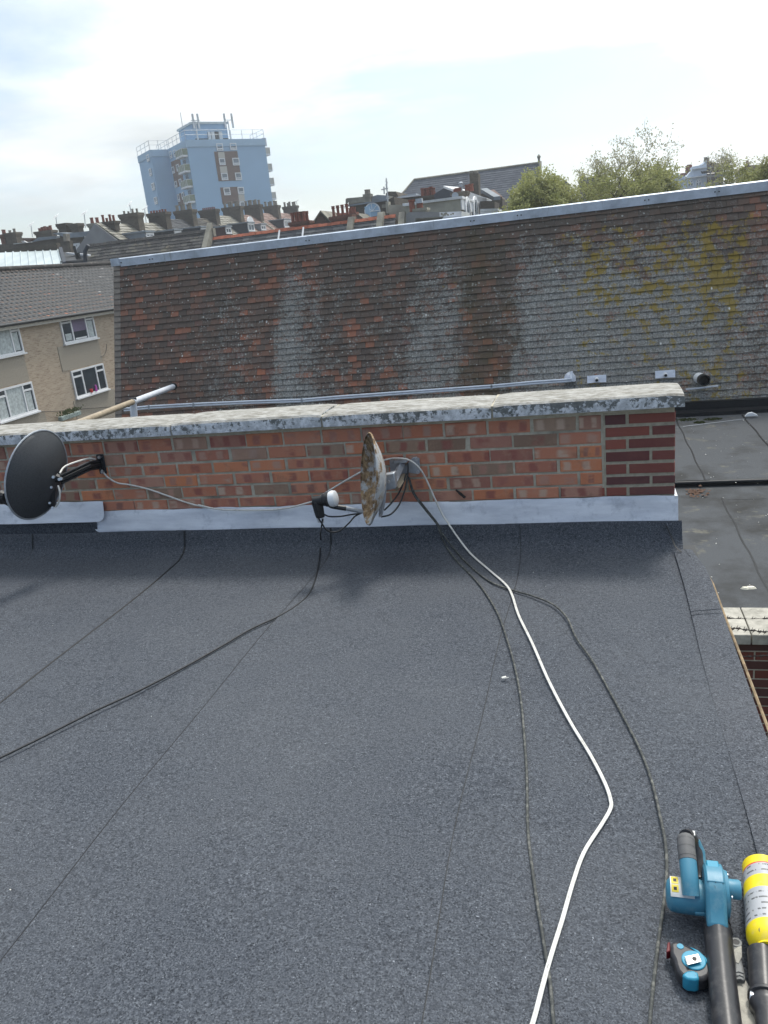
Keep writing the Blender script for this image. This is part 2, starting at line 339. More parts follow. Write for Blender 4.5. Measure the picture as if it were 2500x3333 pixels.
def farbrick(name, c1, c2, mortar, bw=.23, bh=.075, soot=(.05, .045, .04), axis='xz'):
    m = NM(name, .92, spec=.15); br = m.n('ShaderNodeTexBrick'); br.inputs['Scale'].default_value = 1.0
    br.inputs['Brick Width'].default_value = bw; br.inputs['Row Height'].default_value = bh; br.inputs['Mortar Size'].default_value = .008
    s = m.sep(m.pos()); c = m.n('ShaderNodeCombineXYZ')
    m.put(c.inputs[0], m.math('ADD', s[0], s[1])); m.put(c.inputs[1], s[2]); m.put(br.inputs['Vector'], c.outputs[0])
    br.inputs['Color1'].default_value = c1 + (1,); br.inputs['Color2'].default_value = c2 + (1,); br.inputs['Mortar'].default_value = mortar + (1,)
    k = m.mix(m.math('MULTIPLY', m.step(m.noise(.9, 6, .7), .42, .7), .6), br.outputs[0], soot); m.color(k); return m.m
M['stock'] = farbrick('yellow_stock_brick', (.15, .125, .095), (.10, .085, .068), (.16, .145, .12))
M['stock_dark'] = farbrick('sooty_stock_brick', (.115, .095, .075), (.075, .062, .05), (.13, .12, .10))
m = NM('buff_brick', .92, spec=.15); s_ = m.sep(m.pos()); c_ = m.n('ShaderNodeCombineXYZ'); m.put(c_.inputs[0], m.math('ADD', s_[0], s_[1])); m.put(c_.inputs[1], s_[2])
br = m.n('ShaderNodeTexBrick'); br.inputs['Scale'].default_value = 1; br.inputs['Brick Width'].default_value = .225; br.inputs['Row Height'].default_value = .075; br.inputs['Mortar Size'].default_value = .01; m.put(br.inputs['Vector'], c_.outputs[0])
br.inputs['Color1'].default_value = (.47, .375, .28, 1); br.inputs['Color2'].default_value = (.36, .275, .20, 1); br.inputs['Mortar'].default_value = (.44, .37, .29, 1)
fl = m.step(m.noise(1.0, 3, .6, v=m.scaled(c_.outputs[0], (2.6, 11, 1))), .58, .66)
k = m.mix(m.math('MULTIPLY', fl, .7), br.outputs[0], (.21, .15, .11)); k = m.mix(m.math('MULTIPLY', m.step(m.noise(.5, 5, .65), .45, .7), .35), k, (.36, .31, .25)); m.color(k); M['buff'] = m.m
M['red_far'] = farbrick('far_red_brick', (.22, .085, .06), (.17, .07, .05), (.2, .15, .12))
M['render'] = plain('cream_render', (.36, .345, .285), .9, var=.15, scale=.6, grime=(.20, .19, .155))
M['render_grey'] = plain('grey_render', (.27, .27, .27), .9, var=.15, scale=.7, grime=(.19, .19, .19))
M['pebble'] = plain('pebbledash', (.33, .29, .235), .95, var=.3, scale=22, bump=.6)
M['pot_red'] = plain('terracotta_pot', (.22, .075, .05), .8, var=.3, scale=5)
M['pot_grey'] = plain('buff_grey_pot', (.25, .225, .185), .85, var=.35, scale=4)
M['terracotta'] = plain('terracotta_ridge', (.29, .085, .045), .85, var=.35, scale=2.5)
M['blue'] = plain('sky_blue_render', (.27, .425, .585), .85, var=.05, scale=.15)
M['blue_pale'] = plain('pale_blue_band', (.33, .475, .61), .85, var=.08, scale=.3)
M['brown_panel'] = plain('brown_brick_panel', (.135, .085, .068), .9, var=.12, scale=2)
M['cream_panel'] = plain('cream_panel', (.47, .45, .40), .8, var=.06)
M['balcony_green'] = plain('green_glass_panel', (.16, .19, .12), .4, var=.3, scale=3)
M['rail'] = plain('pale_railing', (.55, .57, .58), .5, .2, var=.1)
M['metal_roof'] = None
m = NM('pale_metal_roof', .45, .15, .5); k = m.mix(m.step(m.noise(1.0, 4, .6, v=m.scaled(m.pos(), (1, .3, .3))), .35, .65), (.42, .48, .48), (.55, .61, .61)); m.color(k); M['metal_roof'] = m.m
M['black_clad'] = plain('dark_cladding', (.035, .042, .055), .7, var=.2, scale=2)
M['maroon'] = plain('maroon_cladding', (.075, .032, .034), .8, var=.2, scale=2)
M['stone'] = plain('weathered_stone', (.26, .245, .20), .9, var=.3, scale=1.5, grime=(.13, .12, .10))
M['lead_far'] = plain('far_lead', (.22, .25, .28), .55, .2, var=.25, scale=.8)
M['pale_blue_wall'] = plain('pale_blue_render', (.52, .58, .66), .85, var=.08, scale=.5)
M['scaffold'] = plain('scaffold_tube', (.24, .23, .22), .5, .5, var=.2)
M['scaff_face'] = plain('brown_bare_wall', (.20, .15, .13), .9, var=.35, scale=.8)
M['bark'] = plain('bark', (.085, .072, .058), .9, var=.4, scale=8)
def leafmat(name, a, b, c):
    m = NM(name, .6, spec=.3); k = m.ramp(m.noise(2.3, 3, .6), [(.3, a), (.5, b), (.7, c)]); m.color(k)
    tr = m.n('ShaderNodeBsdfTranslucent'); m.put(tr.inputs[0], k); mx_ = m.n('ShaderNodeMixShader'); mx_.inputs[0].default_value = .45
    out = m.t.nodes['Material Output']; m.t.links.new(m.b.outputs[0], mx_.inputs[1]); m.t.links.new(tr.outputs[0], mx_.inputs[2]); m.t.links.new(mx_.outputs[0], out.inputs[0]); return m.m
M['leaf'] = leafmat('spring_leaves', (.24, .26, .075), (.35, .36, .12), (.45, .45, .18))
M['leaf_pale'] = leafmat('opening_buds', (.34, .33, .20), (.44, .42, .28), (.32, .30, .18))
M['leaf_far'] = leafmat('far_leaves', (.05, .075, .025), (.08, .105, .035), (.12, .14, .05))
m = NM('rusty_dish', .75, .15, .3); n = m.noise(11, 6, .72); n0 = m.noise(3.2, 3, .5)
k = m.mix(m.step(n, .35, .6), (.33, .35, .37), (.52, .53, .52)); ru = m.step(m.math('ADD', m.math('MULTIPLY', n, .7), m.math('MULTIPLY', n0, .45)), .535, .60)
k = m.mix(ru, k, m.mix(m.step(m.noise(30, 5, .7), .35, .65), (.085, .048, .024), (.36, .25, .14))); m.color(k); m.bump(m.noise(60, 5), .5, .004); M['rust_dish'] = m.m
m = NM('perforated_black_dish', .5, .1, .4); s = m.sep(m.obj()); v = m.voro(210, v=m.obj()); m.color(m.mix(m.step(v[0], .22, .38), (.012, .013, .015), (.050, .054, .060))); m.bump(v[0], .25, .002); M['mesh_dish'] = m.m
# tools
def paint(name, c, dirt, rough=.42):
    m = NM(name, rough, 0, .45); k = m.mix(m.math('MULTIPLY', m.step(m.noise(24, 6, .72), .52, .72), .55), c, dirt)
    k = m.mix(m.step(m.noise(70, 3, .6), .70, .74), k, (.05, .045, .05)); m.color(k); m.bump(m.noise(60, 3), .12, .002); return m.m
M['tool_blue'] = paint('teal_blue_plastic', (.055, .21, .305), (.19, .32, .38))
M['tool_blue2'] = paint('bright_blue_plastic', (.02, .235, .36), (.03, .16, .24))
M['tool_grey'] = paint('worn_grey_rubber', (.11, .11, .112), (.20, .20, .19), .7)
M['tool_black'] = paint('scuffed_black_plastic', (.028, .028, .031), (.10, .098, .095), .38)
M['tool_tube'] = paint('scuffed_black_tube', (.024, .024, .027), (.11, .105, .10), .33)
M['sticker'] = plain('white_sticker', (.62, .62, .60), .5, var=.12, scale=60)
M['sticker_y'] = plain('yellow_warning_sticker', (.62, .50, .06), .5, var=.1, scale=50)
M['sticker_k'] = plain('black_sticker', (.02, .02, .022), .5, var=.1, scale=50)
M['chrome'] = plain('bright_clip_steel', (.72, .71, .68), .28, .85, var=.15, scale=40)
M['red_hook'] = plain('dark_red_plastic', (.12, .012, .015), .45, var=.2, scale=30)
M['yellow'] = paint('yellow_paint', (.78, .60, .012), (.62, .47, .03), .4)
M['dirty_steel'] = plain('mortar_stained_steel', (.30, .29, .26), .75, .2, var=.35, scale=30, bump=.4, grime=(.46, .44, .38))
M['grey_handle'] = plain('grey_tool_handle', (.16, .165, .165), .55, var=.3, scale=25)
M['wire'] = plain('rusty_wire', (.06, .052, .048), .7, .4, var=.3, scale=60)
M['rust_trim'] = plain('rusty_trim', (.27, .20, .12), .8, var=.35, scale=30, grime=(.12, .08, .05))
M['debris'] = plain('pale_grit', (.62, .61, .57), .8, var=.25, scale=80)
M['shell'] = plain('shell_white', (.70, .66, .54), .6, var=.15, scale=60)
M['moss'] = plain('moss', (.075, .085, .025), .95, var=.4, scale=40)
M['leafbrown'] = plain('dead_leaf', (.10, .055, .035), .9, var=.4, scale=60)
M['purple'] = plain('purple_blind', (.16, .13, .20), .8, var=.2, scale=2)
M['toy_red'] = plain('red_cup', (.5, .03, .03), .5); M['toy_pink'] = plain('pink_bottle', (.5, .08, .42), .5)
M['flower'] = plain('flower_box', (.25, .3, .28), .7, var=.5, scale=12)
# ------------------------------------------------------------------ tile fields
TILE_MESHES = {}
def tile_unit(w, g, t, lift, mat, key):
    if key in TILE_MESHES: return TILE_MESHES[key]
    out = []
    for i in range(28):
        b = MB(); j = lambda s: random.uniform(-s, s); L = g * 1.22; h = w / 2 - w * .012
        z0, z1 = lift, -.004
        d0, d1 = j(g * .03), j(g * .03)
        b.add([(-h, d0, z0), (h, d1, z0), (h, L, z1), (-h, L, z1), (-h, d0, z0 + t), (h, d1, z0 + t), (h, L, z1 + t), (-h, L, z1 + t)],
              [(3,2,1,0),(4,5,6,7),(0,1,5,4),(1,2,6,5),(2,3,7,6),(3,0,4,7)], (i + .5) / 28)
        me = b.mesh(key); me.materials.append(mat); out.append(me)
    TILE_MESHES[key] = out; return out
def tile_field(parent, O, U, V, lu, lv, w, g, t, lift, mat, name, indiv=0, u_clip=None, stagger=True):
    O, U, V = Vector(O), Vector(U).normalized(), Vector(V).normalized(); N = U.cross(V).normalized()
    units = tile_unit(w, g, t, lift, mat, name); cells = []
    nv = max(1, int(round(lv / g))); g2 = lv / nv; nu = int(lu / w) + 1
    for r in range(nv):
        off = (.5 * w if (stagger and r % 2) else 0)
        for c in range(nu + 1):
            u = c * w + off; 
            if u - w/2 > lu: continue
            a, b = max(u - w/2, 0), min(u + w/2, lu)
            if u_clip:
                lo, hi = u_clip(r * g2); a, b = max(a, lo), min(b, hi)
            if b - a < w * .12: continue
            cells.append(((a + b)/2, r * g2, (b - a) / w))
    scored = []
    for i, (u, v, sc) in enumerate(cells):
        p = O + U*u + V*(v + g*.5); q = p - CAM; dz = q.dot(RF)
        x = CX + F_PX*q.dot(RX)/dz; y = CY + F_PX*q.dot(RD)/dz
        ok = 0 <= x <= 2500 and 0 <= y <= 3333 and dz > 0
        scored.append(((1/dz if ok else 0), i))
    pick = set(i for s, i in sorted(scored, reverse=True)[:indiv] if s > 0) if indiv else set()
    mb = MB()
    for i, (u, v, sc) in enumerate(cells):
        k = random.randrange(28); jit = random.gauss(0, .005 * g / .1)
        lift2 = random.uniform(0, t * .5)
        B = Matrix(((U.x*sc, V.x, N.x), (U.y*sc, V.y, N.y), (U.z*sc, V.z, N.z)))
        p = O + U*u + V*(v + jit*.6) + N*lift2
        rot = Matrix.Rotation(random.gauss(0, .006), 3, 'Z'); B = B @ rot
        if i in pick:
            o = bpy.data.objects.new(name, units[k]); col.objects.link(o)
            o.matrix_local = Matrix.Translation(p) @ B.to_4x4(); attach(o, parent)
        else:
            me = units[k]; mb.add([p + B @ vv.co for vv in me.vertices], [tuple(q.vertices) for q in me.polygons], (k + .5) / 28)
    if mb.v:
        o = mb.build(name + '_courses', mat, parent, fix=False); o['kind'] = 'stuff'
# windows
def window(parent, o, U, N, w, h, fw=.07, vs=(), hs=(), frame='white', glass='glass', sill=.0, depth=.06, name='window', curtain=None):
    o, U, N = Vector(o), Vector(U).normalized(), Vector(N).normalized(); Z = Vector((0, 0, 1)); b = MB()
    D = N * depth
    b.obox(o, U*fw, Z*h, D); b.obox(o + U*(w-fw), U*fw, Z*h, D); b.obox(o + U*fw, U*(w-2*fw), Z*fw, D*.98); b.obox(o + U*fw + Z*(h-fw), U*(w-2*fw), Z*fw, D*.98)
    for x, y0, y1 in vs: b.obox(o + U*(x*w - fw*.5) + Z*(y0*h + fw*.5), U*fw, Z*((y1-y0)*h - fw), D*.9)
    for y, x0, x1 in hs: b.obox(o + Z*(y*h - fw*.5) + U*(x0*w + fw*.5), U*((x1-x0)*w - fw), Z*fw, D*.85)
    f = b.build(name, M[frame], parent)
    MB().obox(o + U*fw*.5 + Z*fw*.5 - N*.02, U*(w-fw), Z*(h-fw), N*(.02 + depth*.35)).build('pane', M[glass], f)
    if curtain:
        for x0, x1, y0, y1, mm in curtain:
            MB().obox(o + U*(x0*w) + Z*(y0*h) + N*(depth*.36), U*((x1-x0)*w), Z*((y1-y0)*h), N*.006).build('curtain', M[mm], f)
    if sill: MB().obox(o - U*sill*.5 - Z*.07, U*(w + sill), Z*.066, N*(depth + .08)).build('sill', M[frame], f)
    return f
# ================================================================== SETTING: our flat roof
GROUND_Z = -9.5
g = MB(); g.add([(-2500, -600, GROUND_Z), (2500, -600, GROUND_Z), (2500, 3500, GROUND_Z), (-2500, 3500, GROUND_Z)], [(0, 1, 2, 3)])
tag(g.build('ground', M['soil']), kind='structure')
WALL_Y, WALL_X1 = 4.10, 0.389
EDGE_X = 0.498
deck = MB(); deck.box((-7, -3.0, -.25), (EDGE_X - .012, WALL_Y + .02, -.012))
flat_roof = tag(deck.build('flat_roof', M['bitumen']), kind='structure')
def felt_profile(k):       # (y, z) from behind the camera to the top of the upstand
    pts = [(-2.5 + i * (6.40 / 40), 0) for i in range(41)]
    yf = 3.90
    pts += [(yf + .045, .006), (yf + .085, .020), (yf + .120, .046), (yf + .143, .080), (yf + .155, .115), (yf + .168, .150)]
    return pts
def felt_sheet(x0, x1, lift, mat='felt', y_start=None):
    prof = felt_profile(0); nx = max(2, int((x1 - x0) / .12)); b = MB(); n = nx + 1; vs = []
    for j, (y, z) in enumerate(prof):
        up = z > .05
        for i in range(n):
            x = x0 + (x1 - x0) * i / nx
            wav = .0035 * math.sin(1.7*x + 1.1*y) + .003 * math.sin(3.1*y - 2.3*x + 1) + .002 * math.sin(7*x + 5*y)
            wob = .010 * math.sin(2.3 * y + x0 * 9) + .006 * math.sin(5.1 * y + x0 * 3) if i in (0, nx) else 0
            if i == nx and x1 > .3: wob = 0
            if up: vs.append((x + wob * .5, y - lift - wav * .6, z + wav))
            else: vs.append((x + wob, y, z + lift * (1 - .35 * i / nx) + wav))
    m_ = len(prof)
    fs = [(j*n+i, j*n+i+1, (j+1)*n+i+1, (j+1)*n+i) for j in range(m_-1) for i in range(nx)]
    o = len(vs); vs2 = vs + [(p[0], p[1] + (.004 if p[2] > .05 else 0), p[2] - .004) for p in vs]
    for j in range(m_-1):
        fs.append((j*n, (j+1)*n, o+(j+1)*n, o+j*n)); fs.append((j*n+nx, o+j*n+nx, o+(j+1)*n+nx, (j+1)*n+nx))
    b.add(vs2, fs); return b.build('felt_sheet', M[mat], flat_roof, smooth=True)
SEAMS = [-6.4, -5.45, -4.45, hz(105*1.507, 1190*1.507).x, hz(580, 1808).x, (hz(964, 1944).x + hz(120, 2999).x) / 2, (hz(1567, 2095).x + hz(1281, 3240).x) / 2, EDGE_X - .10]
for i in range(len(SEAMS) - 1):
    felt_sheet(SEAMS[i], SEAMS[i+1] + (.07 if i < len(SEAMS)-2 else .02), .010 - .0 * i + (.0045 if i % 2 else 0))
    b = MB(); x0 = SEAMS[i+1]
    if i < len(SEAMS) - 2:       # bitumen bleed along the lap
        path = []
        for j, (y, z) in enumerate(felt_profile(0)):
            off = .07 if i % 2 else 0; xs_ = x0 + off; wx = .010 * math.sin(2.3*y + (SEAMS[i] if i % 2 else x0)*9) + .006 * math.sin(5.1*y + (SEAMS[i] if i % 2 else x0)*3)
            wav = .0035 * math.sin(1.7*xs_ + 1.1*y) + .003 * math.sin(3.1*y - 2.3*xs_ + 1) + .002 * math.sin(7*xs_ + 5*y)
            path.append((xs_ + wx + (.002 if i % 2 else -.002), y - (.018 if z > .05 else 0), z + .011 + wav if z <= .05 else z + wav))
        b.tube(path, .0012 if i == len(SEAMS) - 3 else .0050, 5, flat=.45); b.build('seam_bead', M['bitumen'], flat_roof)
# capping strip along the right edge with its raised welt
b = MB(); xs = [EDGE_X - .125, EDGE_X - .10, EDGE_X - .06, EDGE_X - .035, EDGE_X - .012, EDGE_X, EDGE_X + .004]
zs = [.0125, .0165, .0180, .0195, .0200, .0150, -.07]; vs = []; ys = [-2.5 + i * .16 for i in range(41)]
ys = [y for y in ys if y < 3.86] + [3.87, 3.98]
for y in ys:
    for x, z in zip(xs, zs):
        dx = .0 if y < 3.7 else -(y - 3.7) * .14
        vs.append((x + (dx if x > EDGE_X - .05 else 0) + (.004*math.sin(4*y) if x == xs[0] else 0), y, z + .003 * math.sin(2.7*y + 9*x)))
n = len(xs); b.add(vs, [(j*n+i, j*n+i+1, (j+1)*n+i+1, (j+1)*n+i) for j in range(len(ys)-1) for i in range(n-1)])
b.build('felt_capping_strip', M['felt_edge'], flat_roof, smooth=True)
for yy in (hz(2330, 2010).y,):
    MB().obox((EDGE_X-.128, yy, .026), (.12, 0, .012), (0, .006, 0), (0, 0, .003)).build('lap_joint', M['felt_edge'], flat_roof)
# taller strip of felt dressed up the wall left of the step in the flashing
xl_ = hy(318, 1700, WALL_Y - .01).x
b = MB(); b.box((-6.4, WALL_Y - .026, .10), (xl_, WALL_Y - .006, .215)); b.build('felt_upstand', M['felt'], flat_roof)
b = MB(); cx_ = WALL_X1 - .03; b.tube(smoothpath([(cx_ - .02, 4.045, .13), (cx_ + .005, 4.01, .075), (cx_ + .02, 3.965, .042), (cx_ + .045, 3.93, .025)]), .004, 5, flat=.6); b.build('fold_crease', M['bitumen'], flat_roof)
# rusty metal drip trim just outside the roof edge
trim = MB(); pts = [hz(x, y, -.004) for x, y in ((2300, 1868), (2320, 1900), (2360, 2008), (2420, 2158), (2500, 2372))]
pts.append(pts[-1] + (pts[-1] - pts[-2]) * 4)
trim.tube([(p.x, p.y, p.z) for p in pts], .0055, 6, upref=(0, 0, 1))
tag(trim.build('drip_trim', M['rust_trim']), 'thin rusty metal drip trim along the right edge of the felt roof', 'trim')
# ================================================================== parapet wall
wall = thing('parapet_wall', 'low orange brick parapet wall with weathered concrete coping and lead flashing', 'wall', (-2.5, WALL_Y, 0))
Z4 = zoomer(1400, 1250, 1.952); Z7 = zoomer(1900, 1150, 2.765)
MORT = .0045
PX0 = hy(1964, 1480, WALL_Y).x     # left side of the dark red end pier
mb = MB(); mb.box((-7, WALL_Y + MORT, 0), (PX0 + .002, WALL_Y + .30, .742)); mb.build('mortar_core', M['mortar'], wall)
mb = MB(); mb.box((PX0 + .002, WALL_Y + MORT - .001, 0), (WALL_X1 - .004, WALL_Y + .30, .742)); mb.build('pier_mortar', M['mortar_new'], wall)
BR = []
for i in range(14):
    j = lambda s: random.uniform(-s, s); b = MB(); c = .018; cz = .055
    def ring(y, ix, iz, js): return [(sx*(.5 - ix) + j(js), y, sz*(.5 - iz) + j(js*2)) for sx, sz in ((-1, -1), (1, -1), (1, 1), (-1, 1))]
    vs = ring(.5, 0, 0, 0) + ring(-.44, 0, 0, .004) + ring(-.5, c, cz, .007)
    b.add(vs, [(0, 1, 2, 3)] + [(a + k, a + (k+1) % 4, a + 4 + (k+1) % 4, a + 4 + k) for a in (0, 4) for k in range(4)] + [(11, 10, 9, 8)])
    BR.append(b)
BM = {}
def brick(parent, xa, xb, za, zb, Y, mat, depth=.1, proud=.0):
    k = random.randrange(14); key = (k, mat)
    if key not in BM:
        me = BR[k].mesh('brick', 30); me.materials.append(M[mat]); BM[key] = me
    o = bpy.data.objects.new('brick', BM[key]); col.objects.link(o)
    o.location = ((xa + xb)/2, Y + depth/2 + proud, (za + zb)/2); o.scale = (abs(xb - xa), depth, zb - za)
    o.rotation_euler = (random.gauss(0, .004), random.gauss(0, .004), random.gauss(0, .006)); attach(o, parent); return o
ztop = hy(*Z4(850, 203), WALL_Y).z; zj = [hy(*Z4(850, y), WALL_Y).z for y in (305, 395, 480, 565, 650, 730)]
zb = [ztop] + zj + [zj[-1] - .0725, zj[-1] - .145, zj[-1] - .2175]
odd = hy(*Z4(645, 250), WALL_Y).x; even = hy(*Z4(808, 350), WALL_Y).x; L = .2288
for r in range(len(zb) - 1):
    x = (odd if r % 2 == 0 else even); z1, z0 = zb[r] - .0045, zb[r+1] + .0045
    ends = []
    e = x
    while e < PX0 - .02: ends.append(e); e += L
    right = PX0 - .008
    if r == 6: right = hy(*Z4(965, 690), WALL_Y).x - .006
    xs = [e for e in ends if e < right - .06] + [right + .005]
    cur = xs[0]
    for q in xs[1:]:
        brick(wall, cur + .005 + random.uniform(0, .003), q - .005, z0, z1, WALL_Y, 'brick', proud=random.uniform(-.002, .003)); cur = q
    e = x
    while e > -5.2:
        jx = random.gauss(0, .004); brick(wall, e - L + .005, e - .005 + jx, z0 + random.gauss(0, .0015), z1, WALL_Y, 'brick', proud=random.uniform(-.002, .003)); e -= L
# dark red pier
zr = [hy(*Z7(700, y), WALL_Y).z for y in (518, 634, 744, 858, 971, 1086, 1182, 1282, 1385)]
xl, xm1, xm2, xr_ = [hy(*Z7(x, 800), WALL_Y).x for x in (188, 392, 605, 814)]
for r in range(8):
    z1, z0 = zr[r] - .008, zr[r+1] + .006
    sp_ = xm1 if r % 2 == 0 else xm2
    left = xl + .004
    brick(wall, left, sp_ - .006, z0, z1, WALL_Y, 'brick_red', proud=-.001); brick(wall, sp_ + .006, WALL_X1, z0, z1, WALL_Y, 'brick_red', depth=.22, proud=-.001)
    if r == 6: brick(wall, hy(*Z4(972, 690), WALL_Y).x, left - .008, z0, z1, WALL_Y, 'brick_red')
# coping stones
cj = [-7.0] + [hy(x, y, WALL_Y - .05).x for x, y in ((105, 1425), (555, 1400), (1047, 1375), (1602, 1345), (2229, 1305))]
for i in range(len(cj) - 1):
    a, b_ = cj[i] + .006, cj[i+1] - (.006 if i < len(cj)-2 else 0); b = MB(); nx = max(4, int((b_-a) / .06)); vs = []
    zt = .795 + random.uniform(-.002, .002); zt2 = zt + random.uniform(-.004, .004)
    sec = [(WALL_Y - .05, .728), (WALL_Y - .052, .760), (WALL_Y - .049, .785), (WALL_Y - .036, zt), (WALL_Y + .08, zt + .006), (WALL_Y + .2, zt + .004), (WALL_Y + .30, zt - .004), (WALL_Y + .315, .78), (WALL_Y + .315, .728)]
    for ii in range(nx + 1):
        x = a + (b_-a) * ii / nx
        for (y, z) in sec:
            e_ = .006 if ii in (0, nx) and abs(z - zt) < .02 else 0
            vs.append((x + random.uniform(-.002, .002), y + random.uniform(-.0012, .0012), z + (zt2 - zt) * ii / nx - e_ + random.uniform(-.0006, .0006)))
    n = len(sec); fs = [(j*n+k, j*n+(k+1) % n, (j+1)*n+(k+1) % n, (j+1)*n+k) for j in range(nx) for k in range(n)]
    fs += [tuple(range(n)), tuple(range((nx+1)*n-1, nx*n-1, -1))]
    b.add(vs, fs); b.build('coping_stone', M['coping'], wall, smooth=28)
    if i: MB().box((cj[i] - .008, WALL_Y - .038, .73), (cj[i] + .008, WALL_Y + .30, .785)).build('joint_mortar', M['mortar'], wall)
MB().box((-7, WALL_Y - .006, ztop + .004), (WALL_X1 - .012, WALL_Y + .05, .729)).build('bedding_mortar', M['mortar'], wall)
# lead flashing pieces
def lead_piece(x0, x1, zb_, zt_, Y, slant=(0, 0), corner=None, name='lead_flashing'):
    b = MB(); nx = max(6, int((x1 - x0) / .06)); nz = 10; vs = []
    for j in range(nz + 1):
        t = (j / nz) ** 1.5
        for i in range(nx + 1):
            s = i / nx; x = x0 + (x1 - x0) * s + slant[0]*t*(1-s) + slant[1]*t*s
            z = zb_ + (zt_ - zb_) * t
            rr_ = .05; hh_ = min(z - zb_, rr_); ins = rr_ - math.sqrt(max(0, rr_*rr_ - (rr_ - hh_)**2))
            if corner == 'bl': x += ins*max(0, 1 - s/.2)
            if corner == 'br': x -= ins*max(0, (s - .8)/.2)
            buck = .0022 * math.sin(6.1*x + 2*t) + .0018 * math.sin(13*x - 3*t) + (.0014*math.sin(23*x) if j == nz else 0)
            lean = .020 * (1 - t) ** 1.3
            tz = .0
            vs.append((x, Y - lean + buck + (.004 if j == nz else 0), z + (.0025*math.sin(11*x)+.0015*math.sin(29*x) if j == nz else 0)))
    n = nx + 1; fs = [(j*n+i, j*n+i+1, (j+1)*n+i+1, (j+1)*n+i) for j in range(nz) for i in range(nx)]
    o = len(vs); vs += [(p[0], p[1] + .003, p[2]) for p in vs]
    fs += [(i, o+i, o+i+1, i+1) for i in range(nx)] + [(j*n+nx, o+j*n+nx, o+(j+1)*n+nx, (j+1)*n+nx) for j in range(nz)] + [(j*n, (j+1)*n, o+(j+1)*n, o+j*n) for j in range(nz)]
    fs += [(nz*n+i, nz*n+i+1, o+nz*n+i+1, o+nz*n+i) for i in range(nx)]
    b.add(vs, fs); ob = b.build(name, M['lead'], wall, smooth=50); return ob
YF = WALL_Y - .010
fz0, fz1 = hy(1400, 1711, YF - .02).z, hy(1400, 1640, YF).z
fz1 = hy(2190, 1611, YF).z
xj = [hy(305, 1700, YF).x, hy(615, 1700, YF).x, hy(1388, 1690, YF).x, WALL_X1 + .012]
lead_piece(xj[0], xj[1] + .09, fz0, fz1, YF, corner='bl')
lead_piece(xj[1], xj[2] + .09, fz0, fz1, YF - .0045, slant=(.040, .045))
lead_piece(xj[2], xj[3], fz0, fz1, YF - .0085, slant=(.048, 0))
lz0, lz1 = hy(150, 1701, YF - .02).z, hy(200, 1634, YF).z
lead_piece(-7, hy(0, 1690, YF).x, lz0, lz1, YF, name='lead_flashing'); lead_piece(hy(0, 1690, YF).x - .02, hy(346, 1670, YF).x, lz0, lz1, YF - .013, corner='br')
MB().box((WALL_X1 - .004, WALL_Y - .02, fz0 + .004), (WALL_X1 + .010, WALL_Y + .30, fz1 - .002)).build('flashing_return', M['lead'], wall)
# black tie stub pushed into a brick joint
b = MB(); p = hy(*Z4(165, 672), WALL_Y - .004); q = hy(*Z4(222, 722), WALL_Y - .03)
b.tube([p, (p + q)/2, q], [.006, .011, .010], 6, flat=.5)
tag(b.build('cable_clip', M['black']), 'small black plastic strap stub hanging from a brick low on the parapet', 'strap')
# ================================================================== satellite dishes
def dish(name, label, c, n, a, bq, depth, matname, rim, roll=0):
    c = Vector(c); n = Vector(n).normalized(); t = thing(name, label, 'satellite dish', c)
    u = (Vector((0, 0, 1)) - n * n.z).normalized(); s = u.cross(n).normalized(); ro = Matrix.Rotation(math.radians(roll), 3, n); u = ro @ u; s = ro @ s
    b = MB(); nr, na = 9, 48; vs = [c - n*depth]; fs = []
    for i in range(1, nr + 1):
        r = i / nr
        for k in range(na):
            th = 2*math.pi*k/na; vs.append(c + s*(math.cos(th)*r*a) + u*(math.sin(th)*r*bq) + n*(depth*(r*r - 1)))
    fs += [(0, 1 + k, 1 + (k+1) % na) for k in range(na)]
    for i in range(nr - 1):
        for k in range(na): fs.append((1+i*na+k, 1+(i+1)*na+k, 1+(i+1)*na+(k+1) % na, 1+i*na+(k+1) % na))
    o = len(vs); vs += [p - n*.003 for p in vs]
    fs += [tuple(o + i for i in reversed(f)) for f in fs]
    e = 1 + (nr-1)*na
    fs += [(e+k, o+e+k, o+e+(k+1) % na, e+(k+1) % na) for k in range(na)]
    b.add(vs, fs); b.build('reflector', M[matname], t, smooth=60, fix=False)
    rp = [c + s*(math.cos(2*math.pi*k/na)*a) + u*(math.sin(2*math.pi*k/na)*bq) - n*.002 for k in range(na + 1)]
    MB().tube(rp, .0055, 6, cap=False).build('rim', M[rim], t, smooth=60)
    return t, c, n, u, s
# black mesh dish on the left, seen from behind
Z1 = zoomer(0, 1350, 2.37); Z3 = zoomer(1000, 1380, 3.687)
c0 = hy(*Z1(285, 462), 3.72)
sd, c, n, u, s = dish('satellite_dish', 'black mesh satellite dish seen from behind at the left end of the parapet', c0, (-.93, .16, .13), .212, .256, .070, 'mesh_dish', 'steel', roll=36)
back = c - n*.062
wp = hy(*Z1(785, 380), WALL_Y - .004)            # wall plate
b = MB(); b.box((wp.x - .024, WALL_Y - .012, wp.z - .060), (wp.x + .026, WALL_Y - .002, wp.z + .060)); b.build('wall_plate', M['dark_metal'], sd, bevel=.006)
for zz in (.045, -.045): MB().cyl((wp.x + .004, WALL_Y - .012, wp.z + zz), (wp.x + .004, WALL_Y - .026, wp.z + zz), .0095, n=6).build('bolt', M['bolt'], sd)
kn = hy(*Z1(470, 500), 3.80); mid = hy(*Z1(690, 395), 3.97)
for off in (-.021, .021):
    b = MB(); b.tube([Vector((wp.x - .01, WALL_Y - .012, wp.z + off)), mid + Vector((0, 0, off)), kn + Vector((0, 0, off))], .010, 6, flat=.8); b.build('arm_bar', M['dark_metal'], sd)
